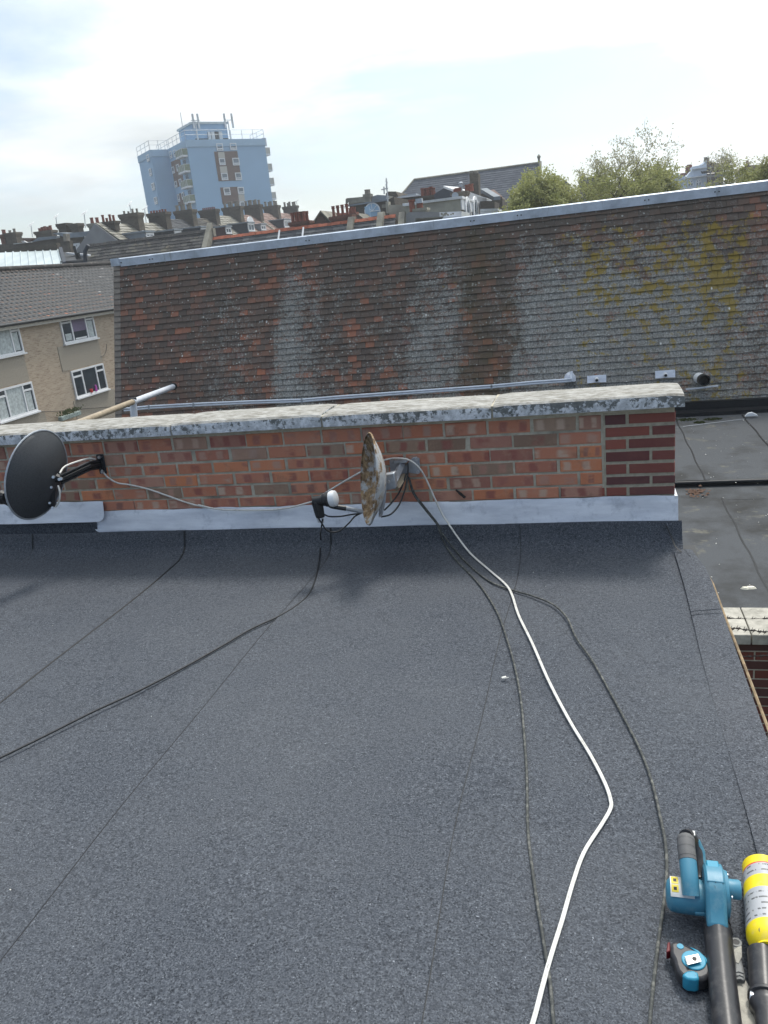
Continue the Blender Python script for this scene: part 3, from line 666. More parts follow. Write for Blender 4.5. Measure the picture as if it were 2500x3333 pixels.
b = MB(); b.tube([Vector((wp.x - .01, WALL_Y - .014, wp.z)), mid, kn], .016, 6); b.build('arm_web', M['black'], sd)
hp_ = hy(*Z1(405, 475), 3.79)
b = MB(); b.tube([kn, hp_, hp_ + Vector((-.035, .0, .01))], [.022, .032, .022], 8); b.build('clamp', M['dark_metal'], sd)
for q in ((378, 487), (417, 480), (463, 497), (476, 493)):
    p = hy(*Z1(*q), 3.765); MB().cyl(p, p + Vector((.008, -.018, .004)), .0085, n=8).build('bolt', M['bolt'], sd)
lo = hy(*Z1(405, 705), 3.765); b = MB(); b.tube([hp_ + Vector((0, -.0, -.02)), (hp_ + lo)/2 + Vector((.006, -.004, 0)), lo], [.026, .028, .030], 6, flat=.55); b.build('back_bracket', M['dark_metal'], sd)
for q in ((388, 680), (410, 716), (400, 560)):
    p = hy(*Z1(*q), 3.745); MB().cyl(p, p + Vector((.006, -.014, .004)), .007, n=8).build('bolt', M['bolt'], sd)
la = c - u*.20 - n*.01; lb = hy(*Z1(10, 650), 3.60)
b = MB(); b.tube([la, la + n*.05 - u*.01, lb, lb + n*.25 + u*.03], .016, 8); b.build('feed_arm', M['black'], sd)
hd = lb + Vector((-.01, 0, .01)); MB().lathe(hd + Vector((.045, 0, 0)), (-1, .1, .05), [(0, .028), (.02, .04), (.10, .04), (.12, .03)], 12).build('feed_collar', M['black'], sd)
b = MB(); b.tube(smoothpath([hy(*Z1(x, y), d) for x, y, d in ((735, 345, 4.06), (690, 338, 4.02), (600, 360, 3.93), (500, 400, 3.83), (462, 450, 3.77))]), .0055, 6); b.build('white_lead', M['cable_white'], sd)
b = MB(); b.tube(smoothpath([hy(*Z1(x, y), d) for x, y, d in ((448, 545, 3.74), (462, 600, 3.73), (455, 670, 3.73), (428, 712, 3.73))]), .0055, 6); b.build('white_lead', M['cable_white'], sd)
b = MB(); b.tube(smoothpath([hy(*Z1(x, y), d) for x, y, d in ((60, 690, 3.72), (110, 735, 3.72), (160, 757, 3.72), (205, 752, 3.74))]), .0045, 6); b.build('white_lead', M['cable_white'], sd)
# rusty dish, edge-on
c0 = hy(*Z3(735, 662), 3.77)
rd, c, n, u, s = dish('satellite_dish', 'rusty grey satellite dish seen edge-on in the middle of the parapet', c0, (-.89, -.43, .15), .205, .234, .085, 'rust_dish', 'rust_dish')
wp = hy(*Z3(1175, 500), WALL_Y - .003)
b = MB()
poly = [hy(*Z3(x, y), WALL_Y - .004) for x, y in ((990, 430), (1060, 425), (1180, 500), (1270, 400), (1320, 388), (1350, 410), (1362, 585), (1320, 597), (1230, 580), (1150, 600), (1040, 605), (1005, 580))]
b.prism(poly, (0, -.010, 0)); b.build('wall_plate', M['steel'], rd, bevel=.003)
for q in ((1318, 418), (1330, 575), (1020, 436), (1025, 590)):
    p = hy(*Z3(*q), WALL_Y - .012); MB().cyl(p, p + Vector((0, -.012, 0)), .010, n=6).build('bolt', M['bolt'], rd)
a1 = hy(*Z3(1135, 475), WALL_Y - .02); a2 = hy(*Z3(1040, 690), 3.88); a3 = hy(*Z3(945, 660), 3.83)
b = MB(); b.tube([a1, (a1 + a2)/2, a2], .021, 4, flat=.9); b.build('support_arm', M['steel'], rd)
a4 = hy(*Z3(1160, 620), WALL_Y - .05); a5 = hy(*Z3(1065, 770), 3.90)
b = MB(); b.tube([a4, a5], .021, 4, flat=.8); b.build('support_arm', M['pvc_old'], rd)
b = MB(); p = hy(*Z3(1130, 462), WALL_Y - .03); b.obox(p + Vector((-.035, -.02, 0)), (.07, 0, .004), (0, .04, 0), (0, 0, .016)); b.build('saddle', M['steel'], rd)
k1 = hy(*Z3(990, 690), 3.84); b = MB(); b.obox(k1 + Vector((-.03, -.025, -.045)), (.065, 0, .012), (0, .05, 0), (0, 0, .085)); b.build('knuckle', M['steel'], rd, bevel=.006)
bk0, bk1 = hy(*Z3(905, 640), 3.80), hy(*Z3(880, 1090), 3.77)
b = MB(); b.tube([bk0, hy(*Z3(915, 760), 3.80), hy(*Z3(905, 950), 3.79), bk1], [.024, .022, .018, .014], 6, flat=.8); b.build('back_bracket', M['steel'], rd)
for q, d in (((982, 692), 3.80), ((910, 690), 3.77), ((882, 1098), 3.75), ((865, 1020), 3.76)):
    p = hy(*Z3(*q), d); MB().cyl(p, p + Vector((0, -.014, .003)), .008, n=8).build('bolt', M['bolt'], rd)
f0, f1, f2 = hy(*Z3(620, 1045), 3.72), hy(*Z3(455, 1010), 3.68), hy(*Z3(300, 985), 3.66)
b = MB(); b.tube([f0 + (f0 - f1)*.25, f0, f1], .014, 8, flat=.8); b.build('feed_arm', M['steel'], rd)
b = MB(); b.tube(smoothpath([f1 + (f0-f1)*.06, f2, hy(*Z3(262, 955), 3.66)]), [.016]*12 + [.013], 8, flat=.85); b.build('feed_arm_end', M['black'], rd)
l0, l1 = hy(*Z3(75, 930), 3.66), hy(*Z3(330, 893), 3.66); ax = (l1 - l0).normalized()
LL = (l1 - l0).length
lnb = MB().lathe(l0, ax, [(0, .022), (.004, .026), (LL*.42, .026), (LL*.44, .030), (LL*.56, .033), (LL*.60, .037), (LL*.80, .038)], 20).build('lnb', M['black'], rd, smooth=30)
MB().lathe(l0 + ax*LL*.78, ax, [(0, .038), (.012, .042), (.030, .040), (.036, .030)], 20).build('feed_cap', M['white'], lnb, smooth=35)
h0, h1 = hy(*Z3(118, 940), 3.66), hy(*Z3(160, 1125), 3.655)
MB().tube([h0 + (h0-h1)*.1, h0, h0 + (h1-h0)*.5, h1], [.030, .032, .030, .026], 4, upref=(1, 0, 0), flat=1).build('lnb_body', M['black'], lnb, bevel=.005)
for dx in (125, 180): p = hy(*Z3(dx, 1122), 3.655); MB().cyl(p, p + Vector((.003, 0, -.028)), .0055, n=8).build('connector', M['bolt'], lnb)
# ================================================================== cables
def cable(label, pts, r, mat, flat=1.0, n=7, name='cable', twin=False):
    P = smoothpath(pts, 8)
    b = MB()
    if twin:
        for sgn in (-1, 1):
            Q = []
            for i, p in enumerate(P):
                t = (P[min(i+1, len(P)-1)] - P[max(i-1, 0)]).normalized(); w = t.cross(Vector((0, 0, 1)))
                w = w.normalized() if w.length > .2 else Vector((1, 0, 0)); Q.append(p + w*r*.92*sgn)
            b.tube(Q, r, n)
    else: b.tube(P, r, n, flat=flat)
    return tag(b.build(name, M[mat], None, smooth=60), label, 'cable')
K = 2500/1659
def gz(pts, z): return [hfelt(x*K, y*K, z) for x, y in pts]
RZ = .0215
FP = felt_profile(0)
def felt_z(Y):
    for (y0, z0), (y1, z1) in zip(FP, FP[1:]):
        if y0 <= Y <= y1: return z0 + (z1 - z0)*(Y - y0)/(y1 - y0)
    return FP[-1][1] if Y > FP[-1][0] else 0
def hfelt(px, py, h):
    d = ray(px, py); t = 0.5
    while t < 9:
        p = CAM + d*t
        if p.z <= felt_z(p.y) + h or p.y > FP[-1][0] - .01 - h: return p
        t += .004
    return p
cable('black cable running from the feed horn across the felt to the lower left corner',
      [hy(*Z3(185, 1140), 3.65), hy(*Z3(172, 1230), 3.655), hy(*Z3(158, 1330), 3.66), ] + gz([(693, 1165), (690, 1205), (683, 1245), (668, 1282), (640, 1308), (600, 1332), (540, 1360), (480, 1395), (400, 1440), (300, 1492), (200, 1538), (100, 1588), (0, 1637), (-90, 1680)], RZ), .0042, 'cable_black')
cable('looped black cable hanging between the feed horn and the edge-on dish', [hy(*Z3(x, y), d) for x, y, d in ((135, 1130, 3.655), (180, 1200, 3.64), (230, 1270, 3.64), (310, 1300, 3.66), (400, 1275, 3.68), (500, 1190, 3.72), (570, 1110, 3.76), (640, 1075, 3.8))], .0042, 'cable_black')
cable('short black cable sagging below the feed arm of the edge-on dish', [hy(*Z3(x, y), d) for x, y, d in ((205, 1085, 3.65), (270, 1110, 3.65), (400, 1108, 3.67), (520, 1088, 3.70), (640, 1072, 3.77))], .0042, 'cable_black')
cable('black cable drooping from the wall plate to the foot of the edge-on dish', [hy(*Z3(x, y), d) for x, y, d in ((1205, 470, 4.05), (1210, 560, 4.03), (1195, 690, 4.0), (1150, 860, 3.93), (1090, 990, 3.86), (1000, 1085, 3.80), (890, 1115, 3.77))], .0046, 'cable_black')
cable('inner black cable drooping behind the edge-on dish bracket', [hy(*Z3(x, y), d) for x, y, d in ((1190, 590, 4.02), (1155, 700, 3.98), (1100, 830, 3.93), (1010, 950, 3.86), (925, 1035, 3.82))], .0046, 'cable_black')
cable('thin white cable drooping along the bricks between the two satellite dishes',
      [hy(*Z1(x, y), WALL_Y - d) for x, y, d in ((783, 425, .02), (830, 480, .012), (905, 525, .010), (1000, 540, .008), (1140, 572, .008), (1280, 620, .008), (1450, 680, .010), (1600, 718, .022))] +
      [hy(*Z2c, WALL_Y - .03) for Z2c in [(600 + x/3.318, 1300 + y/3.318) for x, y in ((150, 1140), (300, 1175), (450, 1192), (700, 1197), (950, 1192), (1150, 1165), (1350, 1112))]] +
      [hy(*Z3(x, y), WALL_Y - .018) for x, y in ((60, 930), (200, 840), (400, 715), (590, 605), (760, 515), (900, 445), (1010, 415))] +
      [hy(*Z3(x, y), d) for x, y, d in ((1110, 412, 4.04), (1200, 425, 4.03), (1290, 475, 4.03), (1370, 560, 4.04), (1440, 690, 4.05), (1520, 870, 4.05), (1600, 1040, 4.05), (1660, 1150, 4.04))], .0052, 'cable_white')
cable('white twin cable snaking across the felt from the wall to the bottom edge', [hy(*Z3(1640, 1115), 4.045), hy(968*K, 1130*K, 4.035), hy(990*K, 1162*K, 4.0)] + gz([(1018, 1197), (1058, 1232), (1092, 1262), (1106, 1285), (1120, 1328), (1150, 1390), (1185, 1470), (1230, 1556), (1275, 1630), (1306, 1690), (1319, 1728), (1318, 1748), (1300, 1780), (1262, 1840), (1238, 1905), (1215, 1985), (1190, 2065), (1172, 2130), (1150, 2212), (1120, 2290)], RZ + .002), .0029, 'cable_white', twin=True)
cable('weathered grey cable left of the white twin cable on the felt', [hy(*Z3(1215, 630), 4.05), hy(*Z3(1270, 830), 4.04), hy(*Z3(1400, 1010), 4.03), hy(*Z3(1560, 1210), 4.02), hy(950*K, 1150*K, 4.0)] + gz([(965, 1182), (990, 1215), (1020, 1245), (1045, 1275), (1075, 1325), (1095, 1380), (1112, 1440), (1125, 1510), (1133, 1600), (1138, 1680), (1140, 1790), (1150, 1880), (1162, 1960), (1176, 2045), (1188, 2120), (1196, 2212), (1203, 2300)], RZ), .0043, 'cable_old')
cable('weathered grey cable curving right of the white twin cable past the tape measure', [hy(*Z3(1225, 650), 4.055), hy(*Z3(1290, 835), 4.046), hy(*Z3(1425, 1015), 4.036), hy(*Z3(1580, 1215), 4.026), hy(955*K, 1152*K, 4.008)] + gz([(985, 1190), (1015, 1222), (1060, 1257), (1112, 1276), (1150, 1287), (1195, 1306), (1225, 1335), (1245, 1378), (1280, 1428), (1315, 1490), (1350, 1555), (1385, 1625), (1410, 1695), (1425, 1760), (1437, 1820), (1440, 1880), (1434, 1950), (1424, 2020), (1412, 2120), (1403, 2212), (1396, 2300)], RZ), .0043, 'cable_old')
# ================================================================== small debris on the felt
b = MB(); f = hz(1634, 2208, .02)
for i in range(9):
    a = -.3 + i*.09; b.tube([f, f + Vector((.020*math.cos(a) + i*.001, .012*math.sin(a), .004))], [.0012, .0007], 4)
b.obox(f, (.016, .006, .002), (-.003, .007, 0), (0, 0, .002)); tag(b.build('feather', M['debris']), 'small white downy feather on the felt left of the grey cable', 'feather')
b = MB()
for i in range(46):
    x, y = random.uniform(-3.0, .42), random.uniform(1.3, 3.85); s_ = random.uniform(.0012, .0030)
    b.add([(x + random.uniform(-1, 1)*s_, y + random.uniform(-1, 1)*s_, .016 + random.uniform(0, 2)*s_) for _ in range(6)], [(0, 1, 2), (0, 2, 3), (3, 4, 5), (1, 4, 2), (0, 5, 1), (2, 4, 3)])
tag(b.build('grit', M['debris']), 'pale grit specks scattered over the dark felt', 'grit', kind='stuff')
# ================================================================== tools at the lower right
Z5 = zoomer(2100, 2650, 3.2375)
def flatpoly(pts, z): return [hz(*Z5(x, y), z) for x, y in pts]
# --- blower
bl = thing('leaf_blower', 'teal blue handheld blower with black nozzle lying beside the yellow canister', 'leaf blower', hz(2325, 2950, .02))
BZ = .016
S = .74; hc = hz(*Z5(722, 815), .084); th = .022
fw = Vector((-.035, -1, 0)).normalized(); sd_ = Vector((1, -.035, 0)).normalized(); up = Vector((0, 0, 1))
# fan housing: spiral outline extruded sideways
out = []
for k in range(28):
    a = math.radians(95 + k * 10.5); r = 0.0577 + 0.0133 * k / 27; out.append(hc + fw*(-math.cos(a)*r) + up*(math.sin(a)*r))
thr = hc + fw*0.0851
out = [hc + fw*(math.cos(math.radians(a))*r) + up*(math.sin(math.radians(a))*r) for a, r in [(60, 0.0629), (80, 0.0614), (100, 0.0607), (120, 0.0599), (140, 0.0599), (160, 0.0599), (180, 0.0607), (200, 0.0614), (220, 0.0629), (240, 0.0644), (260, 0.0651), (275, 0.0651)]]
out += [hc + fw*0.0370 - up*0.0651, hc + fw*0.0925 - up*0.0592, hc + fw*0.0947 - up*0.0111, hc + fw*0.0629 + up*0.0148, hc + fw*0.0481 + up*0.0407]
MB().prism([p - sd_*th for p in out], sd_*2*th).build('fan_housing', M['tool_blue'], bl, bevel=0.0089)
MB().prism([p - sd_*(th - 0.0030) + (hc - p)*(-0.0259) for p in out[:12]], sd_*(2*th - 0.0059)).build('housing_rib', M['tool_blue'], bl, bevel=0.0030)
# square recess block on the top of the housing
MB().obox(hc - sd_*0.0148 - fw*0.0311 + up*0.0533, sd_*0.0266, fw*0.0222, up*0.0081).build('lock_plate', M['tool_blue2'], bl, bevel=0.0022)
# side disc and air inlet stub
MB().lathe(hc + sd_*th - up*0.0074, sd_, [(0, 0.0555), (0.0074, 0.0533), (0.0118, 0.0370)], 24).build('side_cover', M['tool_blue'], bl, smooth=35)
MB().lathe(hc + sd_*(th + 0.0074) + fw*0.0089 + up*0.0207, sd_, [(0, 0.0222), (0.0030, 0.0215), (0.0222, 0.0215), (0.0266, 0.0192)], 20).build('inlet_stub', M['tool_blue'], bl, smooth=35)
# motor housing to the left with warning stickers
mo = hc - sd_*th + fw*0.0089 - up*0.0133
mot = MB().lathe(mo, -sd_, [(0, 0.0370), (0.0148, 0.0400), (0.0555, 0.0392), (0.0725, 0.0370), (0.0799, 0.0296), (0.0829, 0.0148)], 24).build('motor_housing', M['tool_blue'], bl, smooth=35)
def onmotor(d0, d1, a0, a1, r, mat, name):
    b = MB(); n = 8; vs = []
    for i in range(n + 1):
        a = math.radians(a0 + (a1 - a0) * i / n)
        for d in (d0, d1): vs.append(mo - sd_*d + fw*(math.cos(a)*r) + up*(math.sin(a)*r))
    b.add(vs, [(2*i, 2*i+1, 2*i+3, 2*i+2) for i in range(n)]); return b.build(name, M[mat], mot)
onmotor(0.0222, 0.0740, 36, 112, 0.0411, 'sticker', 'label_sticker'); onmotor(0.0560, 0.0715, 76, 108, 0.0416, 'sticker_y', 'warning_sticker'); onmotor(0.0560, 0.0715, 50, 73, 0.0416, 'sticker_y', 'warning_sticker'); onmotor(0.0600, 0.0670, 56, 66, 0.0419, 'sticker_k', 'warning_mark'); onmotor(0.0600, 0.0670, 84, 97, 0.0419, 'sticker_k', 'warning_mark'); onmotor(0.0244, 0.0370, 52, 92, 0.0416, 'sticker_k', 'mark_sticker')
MB().obox(mo - sd_*0.0222 + fw*0.0333 - up*0.0148, sd_*0.0222, fw*0.0089, up*0.0089).build('housing_clip', M['tool_blue'], mot, bevel=0.0022)
# moulded details: screws, housing seam, warning triangles
for da, db in ((.045, .03), (-.035, .02), (.02, -.045)): MB().lathe(hc + sd_*(th + .0105) + fw*da + up*db, sd_, [(0, .0042), (.0022, .0040), (.0022, .0022), (.0008, .002)], 10).build('screw', M['bolt'], bl)
for i_ in range(len(out) - 8): MB().tube([hc + (out[i_] - hc)*1.003, hc + (out[i_+1] - hc)*1.003], .0013, 4).build('housing_seam', M['tool_black'], bl)
# handle loop
hx0 = hc - sd_*(th + 0.0300)
hpth = smoothpath([hx0 + fw*0.0370 + up*0.0148, hx0 + fw*0.0148 + up*0.0385 - sd_*0.0015, hx0 - fw*0.0222 + up*0.0592 - sd_*0.0030, hx0 - fw*0.0555 + up*0.0718 - sd_*0.0044, hx0 - fw*0.0814 + up*0.0762 - sd_*0.0030], 5)
MB().tube(hpth[:11], 0.0195, 12, upref=sd_, flat=1.0).build('handle', M['tool_blue'], bl, smooth=50)
MB().tube(hpth[10:], [0.0202]*(len(hpth)-11) + [0.0175], 12, upref=sd_, flat=1.0).build('handle_grip', M['tool_grey'], bl, smooth=50)
for q_ in (11, 14, 17):
    MB().tube([hpth[q_] + (hpth[q_+1]-hpth[q_])*.0, hpth[q_] + (hpth[q_+1]-hpth[q_])*.12], .0206, 12, upref=sd_, cap=False).build('grip_groove', M['tool_black'], bl, smooth=50)
hb = smoothpath([hpth[-1] + up*0.0030, hpth[-1] - fw*0.0148 - up*0.0074 + sd_*0.0074, hpth[-1] - fw*0.0163 - up*0.0333 + sd_*0.0192, hx0 - fw*0.0777 + up*0.0148 + sd_*0.0252, hx0 - fw*0.0459 - up*0.0089 + sd_*0.0252], 5)
MB().tube(hb, [0.0170] + [0.0165]*(len(hb)-2) + [0.0190], 12, upref=sd_, flat=1.0).build('rear_handle', M['tool_black'], bl, smooth=50)
MB().tube([hb[8] + sd_*0.0089, hb[12] + sd_*0.0104 , hb[-1] + sd_*0.0089], 0.0104, 8).build('battery_foot', M['tool_blue'], bl, smooth=50)
MB().obox(hb[5] + Vector((-0.0015, -0.0089, 0.0089)), sd_*0.0148, up*0.0022 - fw*0.0133, up*0.0030).build('rating_sticker', M['sticker'], bl)
MB().tube([hpth[9] - up*0.0207 + sd_*0.0044, hpth[13] - up*0.0222 + sd_*0.0059], 0.0074, 8).build('trigger', M['tool_black'], bl, smooth=50)
# nozzle tube
n0 = hz(*Z5(765, 1215), .048); n1 = hz(*Z5(818, 1800), .046); n2 = hz(*Z5(868, 2230), .044); n3 = n2 + (n2 - n1)*.9
MB().lathe(n0 - (n1-n0).normalized()*.022, (n1 - n0), [(0, .027), (.010, .029), (.012, .026), (.020, .026), (.022, .0305), (.030, .0305), (.034, .028)], 20).build('nozzle_collar', M['tool_black'], bl, smooth=35)
MB().tube([n0 + (n1-n0)*.05, n0.lerp(n1, .5), n1, n2, n3], [.0295, .0295, .0285, .028, .027], 20).build('nozzle_tube', M['tool_tube'], bl, smooth=50)
# --- tape measure
tz = .052
outl = [(262, 1345), (330, 1333), (400, 1358), (470, 1392), (560, 1435), (640, 1510), (690, 1600), (700, 1660), (675, 1705), (610, 1735), (520, 1738), (440, 1725), (380, 1690), (335, 1640), (318, 1590), (300, 1520), (268, 1462)]
poly = flatpoly(outl, tz); tm = thing('tape_measure', 'black and blue pocket tape measure with steel belt clip beside the blower nozzle', 'tape measure', (poly[0].x, poly[0].y, .016))
MB().prism(poly, (0, 0, -(tz - BZ))).build('case', M['tool_black'], tm, bevel=.007)
cc = hz(*Z5(512, 1545), tz); R0 = (hz(*Z5(638, 1545), tz) - cc).length
MB().lathe(cc - up*.001, up, [(0, R0), (.003, R0), (.0042, R0*.94)], 32).build('side_disc', M['tool_blue2'], tm, smooth=30)
cl = flatpoly([(418, 1498), (560, 1468), (594, 1552), (448, 1588)], tz + .010); clip = MB().prism(cl, (0, 0, -.0016)).build('belt_clip', M['chrome'], tm, bevel=.0005)
cl2 = flatpoly([(418, 1498), (448, 1588), (455, 1584), (426, 1496)], tz + .010); MB().prism(cl2, (0, 0, -.008)).build('clip_fold', M['chrome'], clip)
sl_ = hz(*Z5(520, 1522), tz + .0105); MB().lathe(sl_, up, [(0, .005), (.0006, .005)], 14).build('clip_slot', M['sticker_k'], clip)
bt = hz(*Z5(370, 1395), tz); MB().lathe(bt, up, [(0, .0075), (.0015, .007)], 16).build('lock_button', M['tool_blue2'], tm, smooth=30)
MB().prism(flatpoly([(468, 1392), (560, 1432), (642, 1508), (690, 1600), (660, 1580), (615, 1508), (545, 1452)], tz + .0015), (0, 0, -.012)).build('blue_trim', M['tool_blue2'], tm, bevel=.002)
MB().prism(flatpoly([(385, 1690), (430, 1650), (500, 1640), (562, 1665), (570, 1735), (520, 1745), (440, 1735)], tz + .0012), (0, -.001, -.034)).build('blue_bumper', M['tool_blue2'], tm, bevel=.004)
MB().prism(flatpoly([(236, 1348), (262, 1342), (266, 1440), (222, 1452)], tz - .006), (0, 0, -.022)).build('end_hook', M['red_hook'], tm, bevel=.002)
# --- yellow canister with black torch tube
cr = .044; ca = hz(*Z5(1035, 640), cr).x + cr; ca1 = hz(*Z5(1036, 1330), cr).x + cr; cb0, cb1 = hz(*Z5(1200, 545), cr + .012), hz(*Z5(1200, 1440), cr + .012)
c0_ = Vector((ca, cb0.y - .006, cr + .014)); c1_ = Vector((ca1, cb1.y, cr + .014)); axc = (c1_ - c0_).normalized(); CL = (c1_ - c0_).length
can = thing('gas_canister', 'yellow gas canister with grey printed bands and black torch tube at the right edge', 'gas canister', (c0_.x, c0_.y, .014))
m = NM('printed_canister', .42, 0, .45); oc = m.sep(m.pos()); tt = m.n('ShaderNodeMapRange'); m.put(tt.inputs[0], oc[1]); tt.inputs[1].default_value = c0_.y; tt.inputs[2].default_value = c1_.y; tt = tt.outputs[0]
Yl, Gr = (.80, .62, .010), (.37, .38, .40)
k = m.ramp(tt, [(0, Yl), (.115, (.62, .05, .03)), (.13, Gr), (.275, Yl), (.43, Gr), (.80, Yl)], 'CONSTANT')
isg = m.ramp(tt, [(0, 0.0), (.14, 1.0), (.265, 0.0), (.445, 1.0), (.785, 0.0)], 'CONSTANT')
lines = m.math('MULTIPLY', m.step(m.math('SINE', m.math('MULTIPLY', tt, 92.0)), .62, .7), m.step(m.noise(120, 2, .5, v=m.scaled(m.pos(), (1, .22, 1))), .47, .5))
k = m.mix(m.math('MULTIPLY', m.math('MULTIPLY', isg, lines), .85), k, (.06, .06, .06))
k = m.mix(m.math('MULTIPLY', m.step(m.noise(30, 5, .7), .55, .75), .35), k, (.45, .42, .32)); m.color(k); M['can_print'] = m.m
MB().lathe(c0_, axc, [(-.004, .020), (0, .034), (.008, .045), (.020, cr), (CL*.80, cr), (CL*.88, cr*.99), (CL*.95, cr*.86), (CL*.99, cr*.62), (CL*1.01, .028)], 40).build('canister_body', M['can_print'], can, smooth=45)
MB().lathe(c1_ + up*.030 - axc*.022 + Vector((-.012, 0, .0)), (-.1, -.3, .9), [(0, .008), (.006, .008), (.006, .004), (.002, .004)], 12).build('valve_hole', M['tool_black'], can)
t0 = hz(*Z5(1235, 1470), .05); t1 = hz(*Z5(1262, 1900), .045); t2 = hz(*Z5(1300, 2230), .045)
MB().tube([t0, t0.lerp(t1, .5), t1], [.031, .030, .029], 18).build('torch_tube', M['tool_tube'], can, smooth=50)
dd = (t2 - t1).normalized(); MB().lathe(t1, dd, [(0, .029), (.006, .034), (.012, .034), (.014, .029), (.024, .029), (.026, .033), (.034, .033), (.05, .024), (.16, .024)], 18).build('torch_collar', M['tool_black'], can, smooth=35)
kb = hz(*Z5(1195, 1955), .05); MB().cyl(kb + Vector((.01, -.003, 0)), kb + Vector((-.016, .004, .002)), .011, n=14).build('regulator_knob', M['steel'], can, smooth=35)
# --- stained steel spatula between blower and canister
st = thing('roofing_trowel', 'mortar-stained steel trowel with grey handle between blower nozzle and canister', 'trowel', hz(*Z5(1000, 1700), .015))
MB().prism(flatpoly([(905, 1320), (930, 1292), (985, 1288), (1008, 1320), (1018, 1380), (1012, 1500), (1045, 1640), (1060, 1745), (935, 1735), (935, 1560), (915, 1420)], .040), (0, 0, -.024)).build('handle', M['grey_handle'], st, bevel=.005)
hl = hz(*Z5(958, 1352), .0405); MB().lathe(hl, up, [(0, .0125), (.0015, .0120), (.0015, .0075), (.0004, .0072)], 18).build('hang_ring', M['grey_handle'], st); MB().lathe(hl, up, [(0, .007), (.0008, .007)], 14).build('hang_hole', M['sticker_k'], st)
MB().prism(flatpoly([(925, 1430), (1015, 1370), (1022, 1500), (985, 1575), (955, 1560)], .0415), (0, 0, -.003)).build('handle_inlay', M['dirty_steel'], st, bevel=.001)
for i in range(3):
    yy = 1650 + i*38; MB().prism(flatpoly([(940, yy), (985 + i*14, yy - 12), (1035, yy + 8), (1040, yy + 26), (985 + i*12, yy + 8), (940, yy + 20)], .0425), (0, 0, -.004)).build('grip_ridge', M['grey_handle'], st, bevel=.001)
MB().prism(flatpoly([(935, 1760), (1060, 1752), (1110, 1840), (1165, 1960), (1215, 2110), (1240, 2300), (960, 2300), (950, 2000)], .030), (0, 0, -.003)).build('blade', M['dirty_steel'], st)
# ================================================================== lower neighbouring roof on the right
LR = -1.30
lrx0 = -9.5
low = MB(); low.box((WALL_X1 - 6.0, hz(2400, 2064, LR).y + .26, LR - .35), (9, 13.34, LR)); 
low_roof = tag(low.build('lower_flat_roof', M['felt_old']), kind='structure')
ly0 = hz(2400, 1990, LR).y
def strip(name, x0, x1, y0, y1, z, mat='felt_old', t=.006, par=None): return MB().box((x0, y0, z), (x1, y1, z + t)).build(name, M[mat], par or low_roof)
sA = (hz(2381, 1700, LR).x + hz(2500, 1917, LR).x)/2; sB = hz(*Z7(1050, 1100), LR).x; sC = hz(*Z7(1600, 800), LR).x
ymid0, ymid1 = hz(2400, 1600, LR).y, hz(2400, 1578, LR).y
for x0, x1, k in ((lrx0 + 3.2, .2, 0), (.2, sA + .05, 1), (sA, sA + 1.0, 0), (sA + .97, sA + 2.0, 1), (sA + 1.97, sA + 4, 0)): strip('felt_sheet', x0, x1, ly0 + .02, ymid0 - .25, LR + .002 + k*.006)
for x0, x1, k in ((lrx0 + 3.2, .3, 0), (.3, sB + .05, 1), (sB, sC + .05, 0), (sC, sC + 1.0, 1), (sC + .97, 8, 0)): strip('felt_sheet', x0, x1, ymid1 + .02, 13.0, LR + .052 + k*.006)
MB().box((lrx0 + 3.2, ymid1 - .02, LR + .001), (8.5, 13.02, LR + .052)).build('upper_deck', M['bitumen'], low_roof)
MB().tube([(lrx0 + 3.2, ymid1 - .03, LR + .050), (8.5, ymid1 - .03, LR + .050)], .022, 8).build('step_roll', M['bitumen'], low_roof, smooth=50)
MB().box((lrx0 + 3.2, ymid0 - .32, LR + .001), (8.5, ymid0 - .02, LR + .010)).build('gutter_strip', M['felt_old'], low_roof)
MB().box((lrx0 + 1, 12.98, LR + .05), (9, 13.36, LR + .12)).build('far_gutter', M['bitumen'], low_roof)
MB().box((lrx0 + 1, 13.20, LR), (9, 13.40, -1.06)).build('upstand', M['bitumen'], low_roof)
b = MB(); pA, pB = hz(*Z7(820, 668), LR + .06), hz(*Z7(1600, 572), LR + .06); b.tube([pA, pB], .012, 5, flat=.4); b.build('lead_edge_strip', M['lead_far'], low_roof)
for xx_, ya_, yb_ in ((sA, ly0 + .02, ymid0 - .26), (sA + .97, ly0 + .02, ymid0 - .26), (sB, ymid1 + .02, 12.95), (sC, ymid1 + .02, 12.95)):
    zz_ = LR + .014 if ya_ < ymid0 - 1 else LR + .064
    MB().tube([(xx_ + .008*math.sin(i*1.7), ya_ + (yb_-ya_)*i/12, zz_) for i in range(13)], .010, 5, flat=.4).build('seam_bead', M['bitumen'], low_roof)
# moss, dead leaves, white scrap
for q, r_ in (((925, 600), .10), ((1160, 595), .08), ((1045, 625), .05)):
    p = hz(*Z7(*q), LR + .06); b = MB()
    for i in range(160):
        a, rr = random.uniform(0, 6.28), r_*math.sqrt(random.random()); x, y = p.x + math.cos(a)*rr*1.7, p.y + math.sin(a)*rr; h = random.uniform(.01, .05)*(1 - rr/r_*.6)
        b.add([(x-.008, y, p.z), (x+.008, y+.004, p.z), (x + random.uniform(-.012, .012), y, p.z + h)], [(0, 1, 2)])
    tag(b.build('moss_tuft', M['moss'], low_roof), kind='stuff')
b = MB(); p = hz(*Z7(1000, 1262), LR + .012)
for i in range(60):
    x, y = p.x + random.gauss(0, .055), p.y + random.gauss(0, .07); b.add([(x, y, p.z + random.uniform(0, .02)), (x + .03, y + .01, p.z + .01), (x + .02, y + .03, p.z + random.uniform(0, .03)), (x - .01, y + .02, p.z + .015)], [(0, 1, 2, 3)])
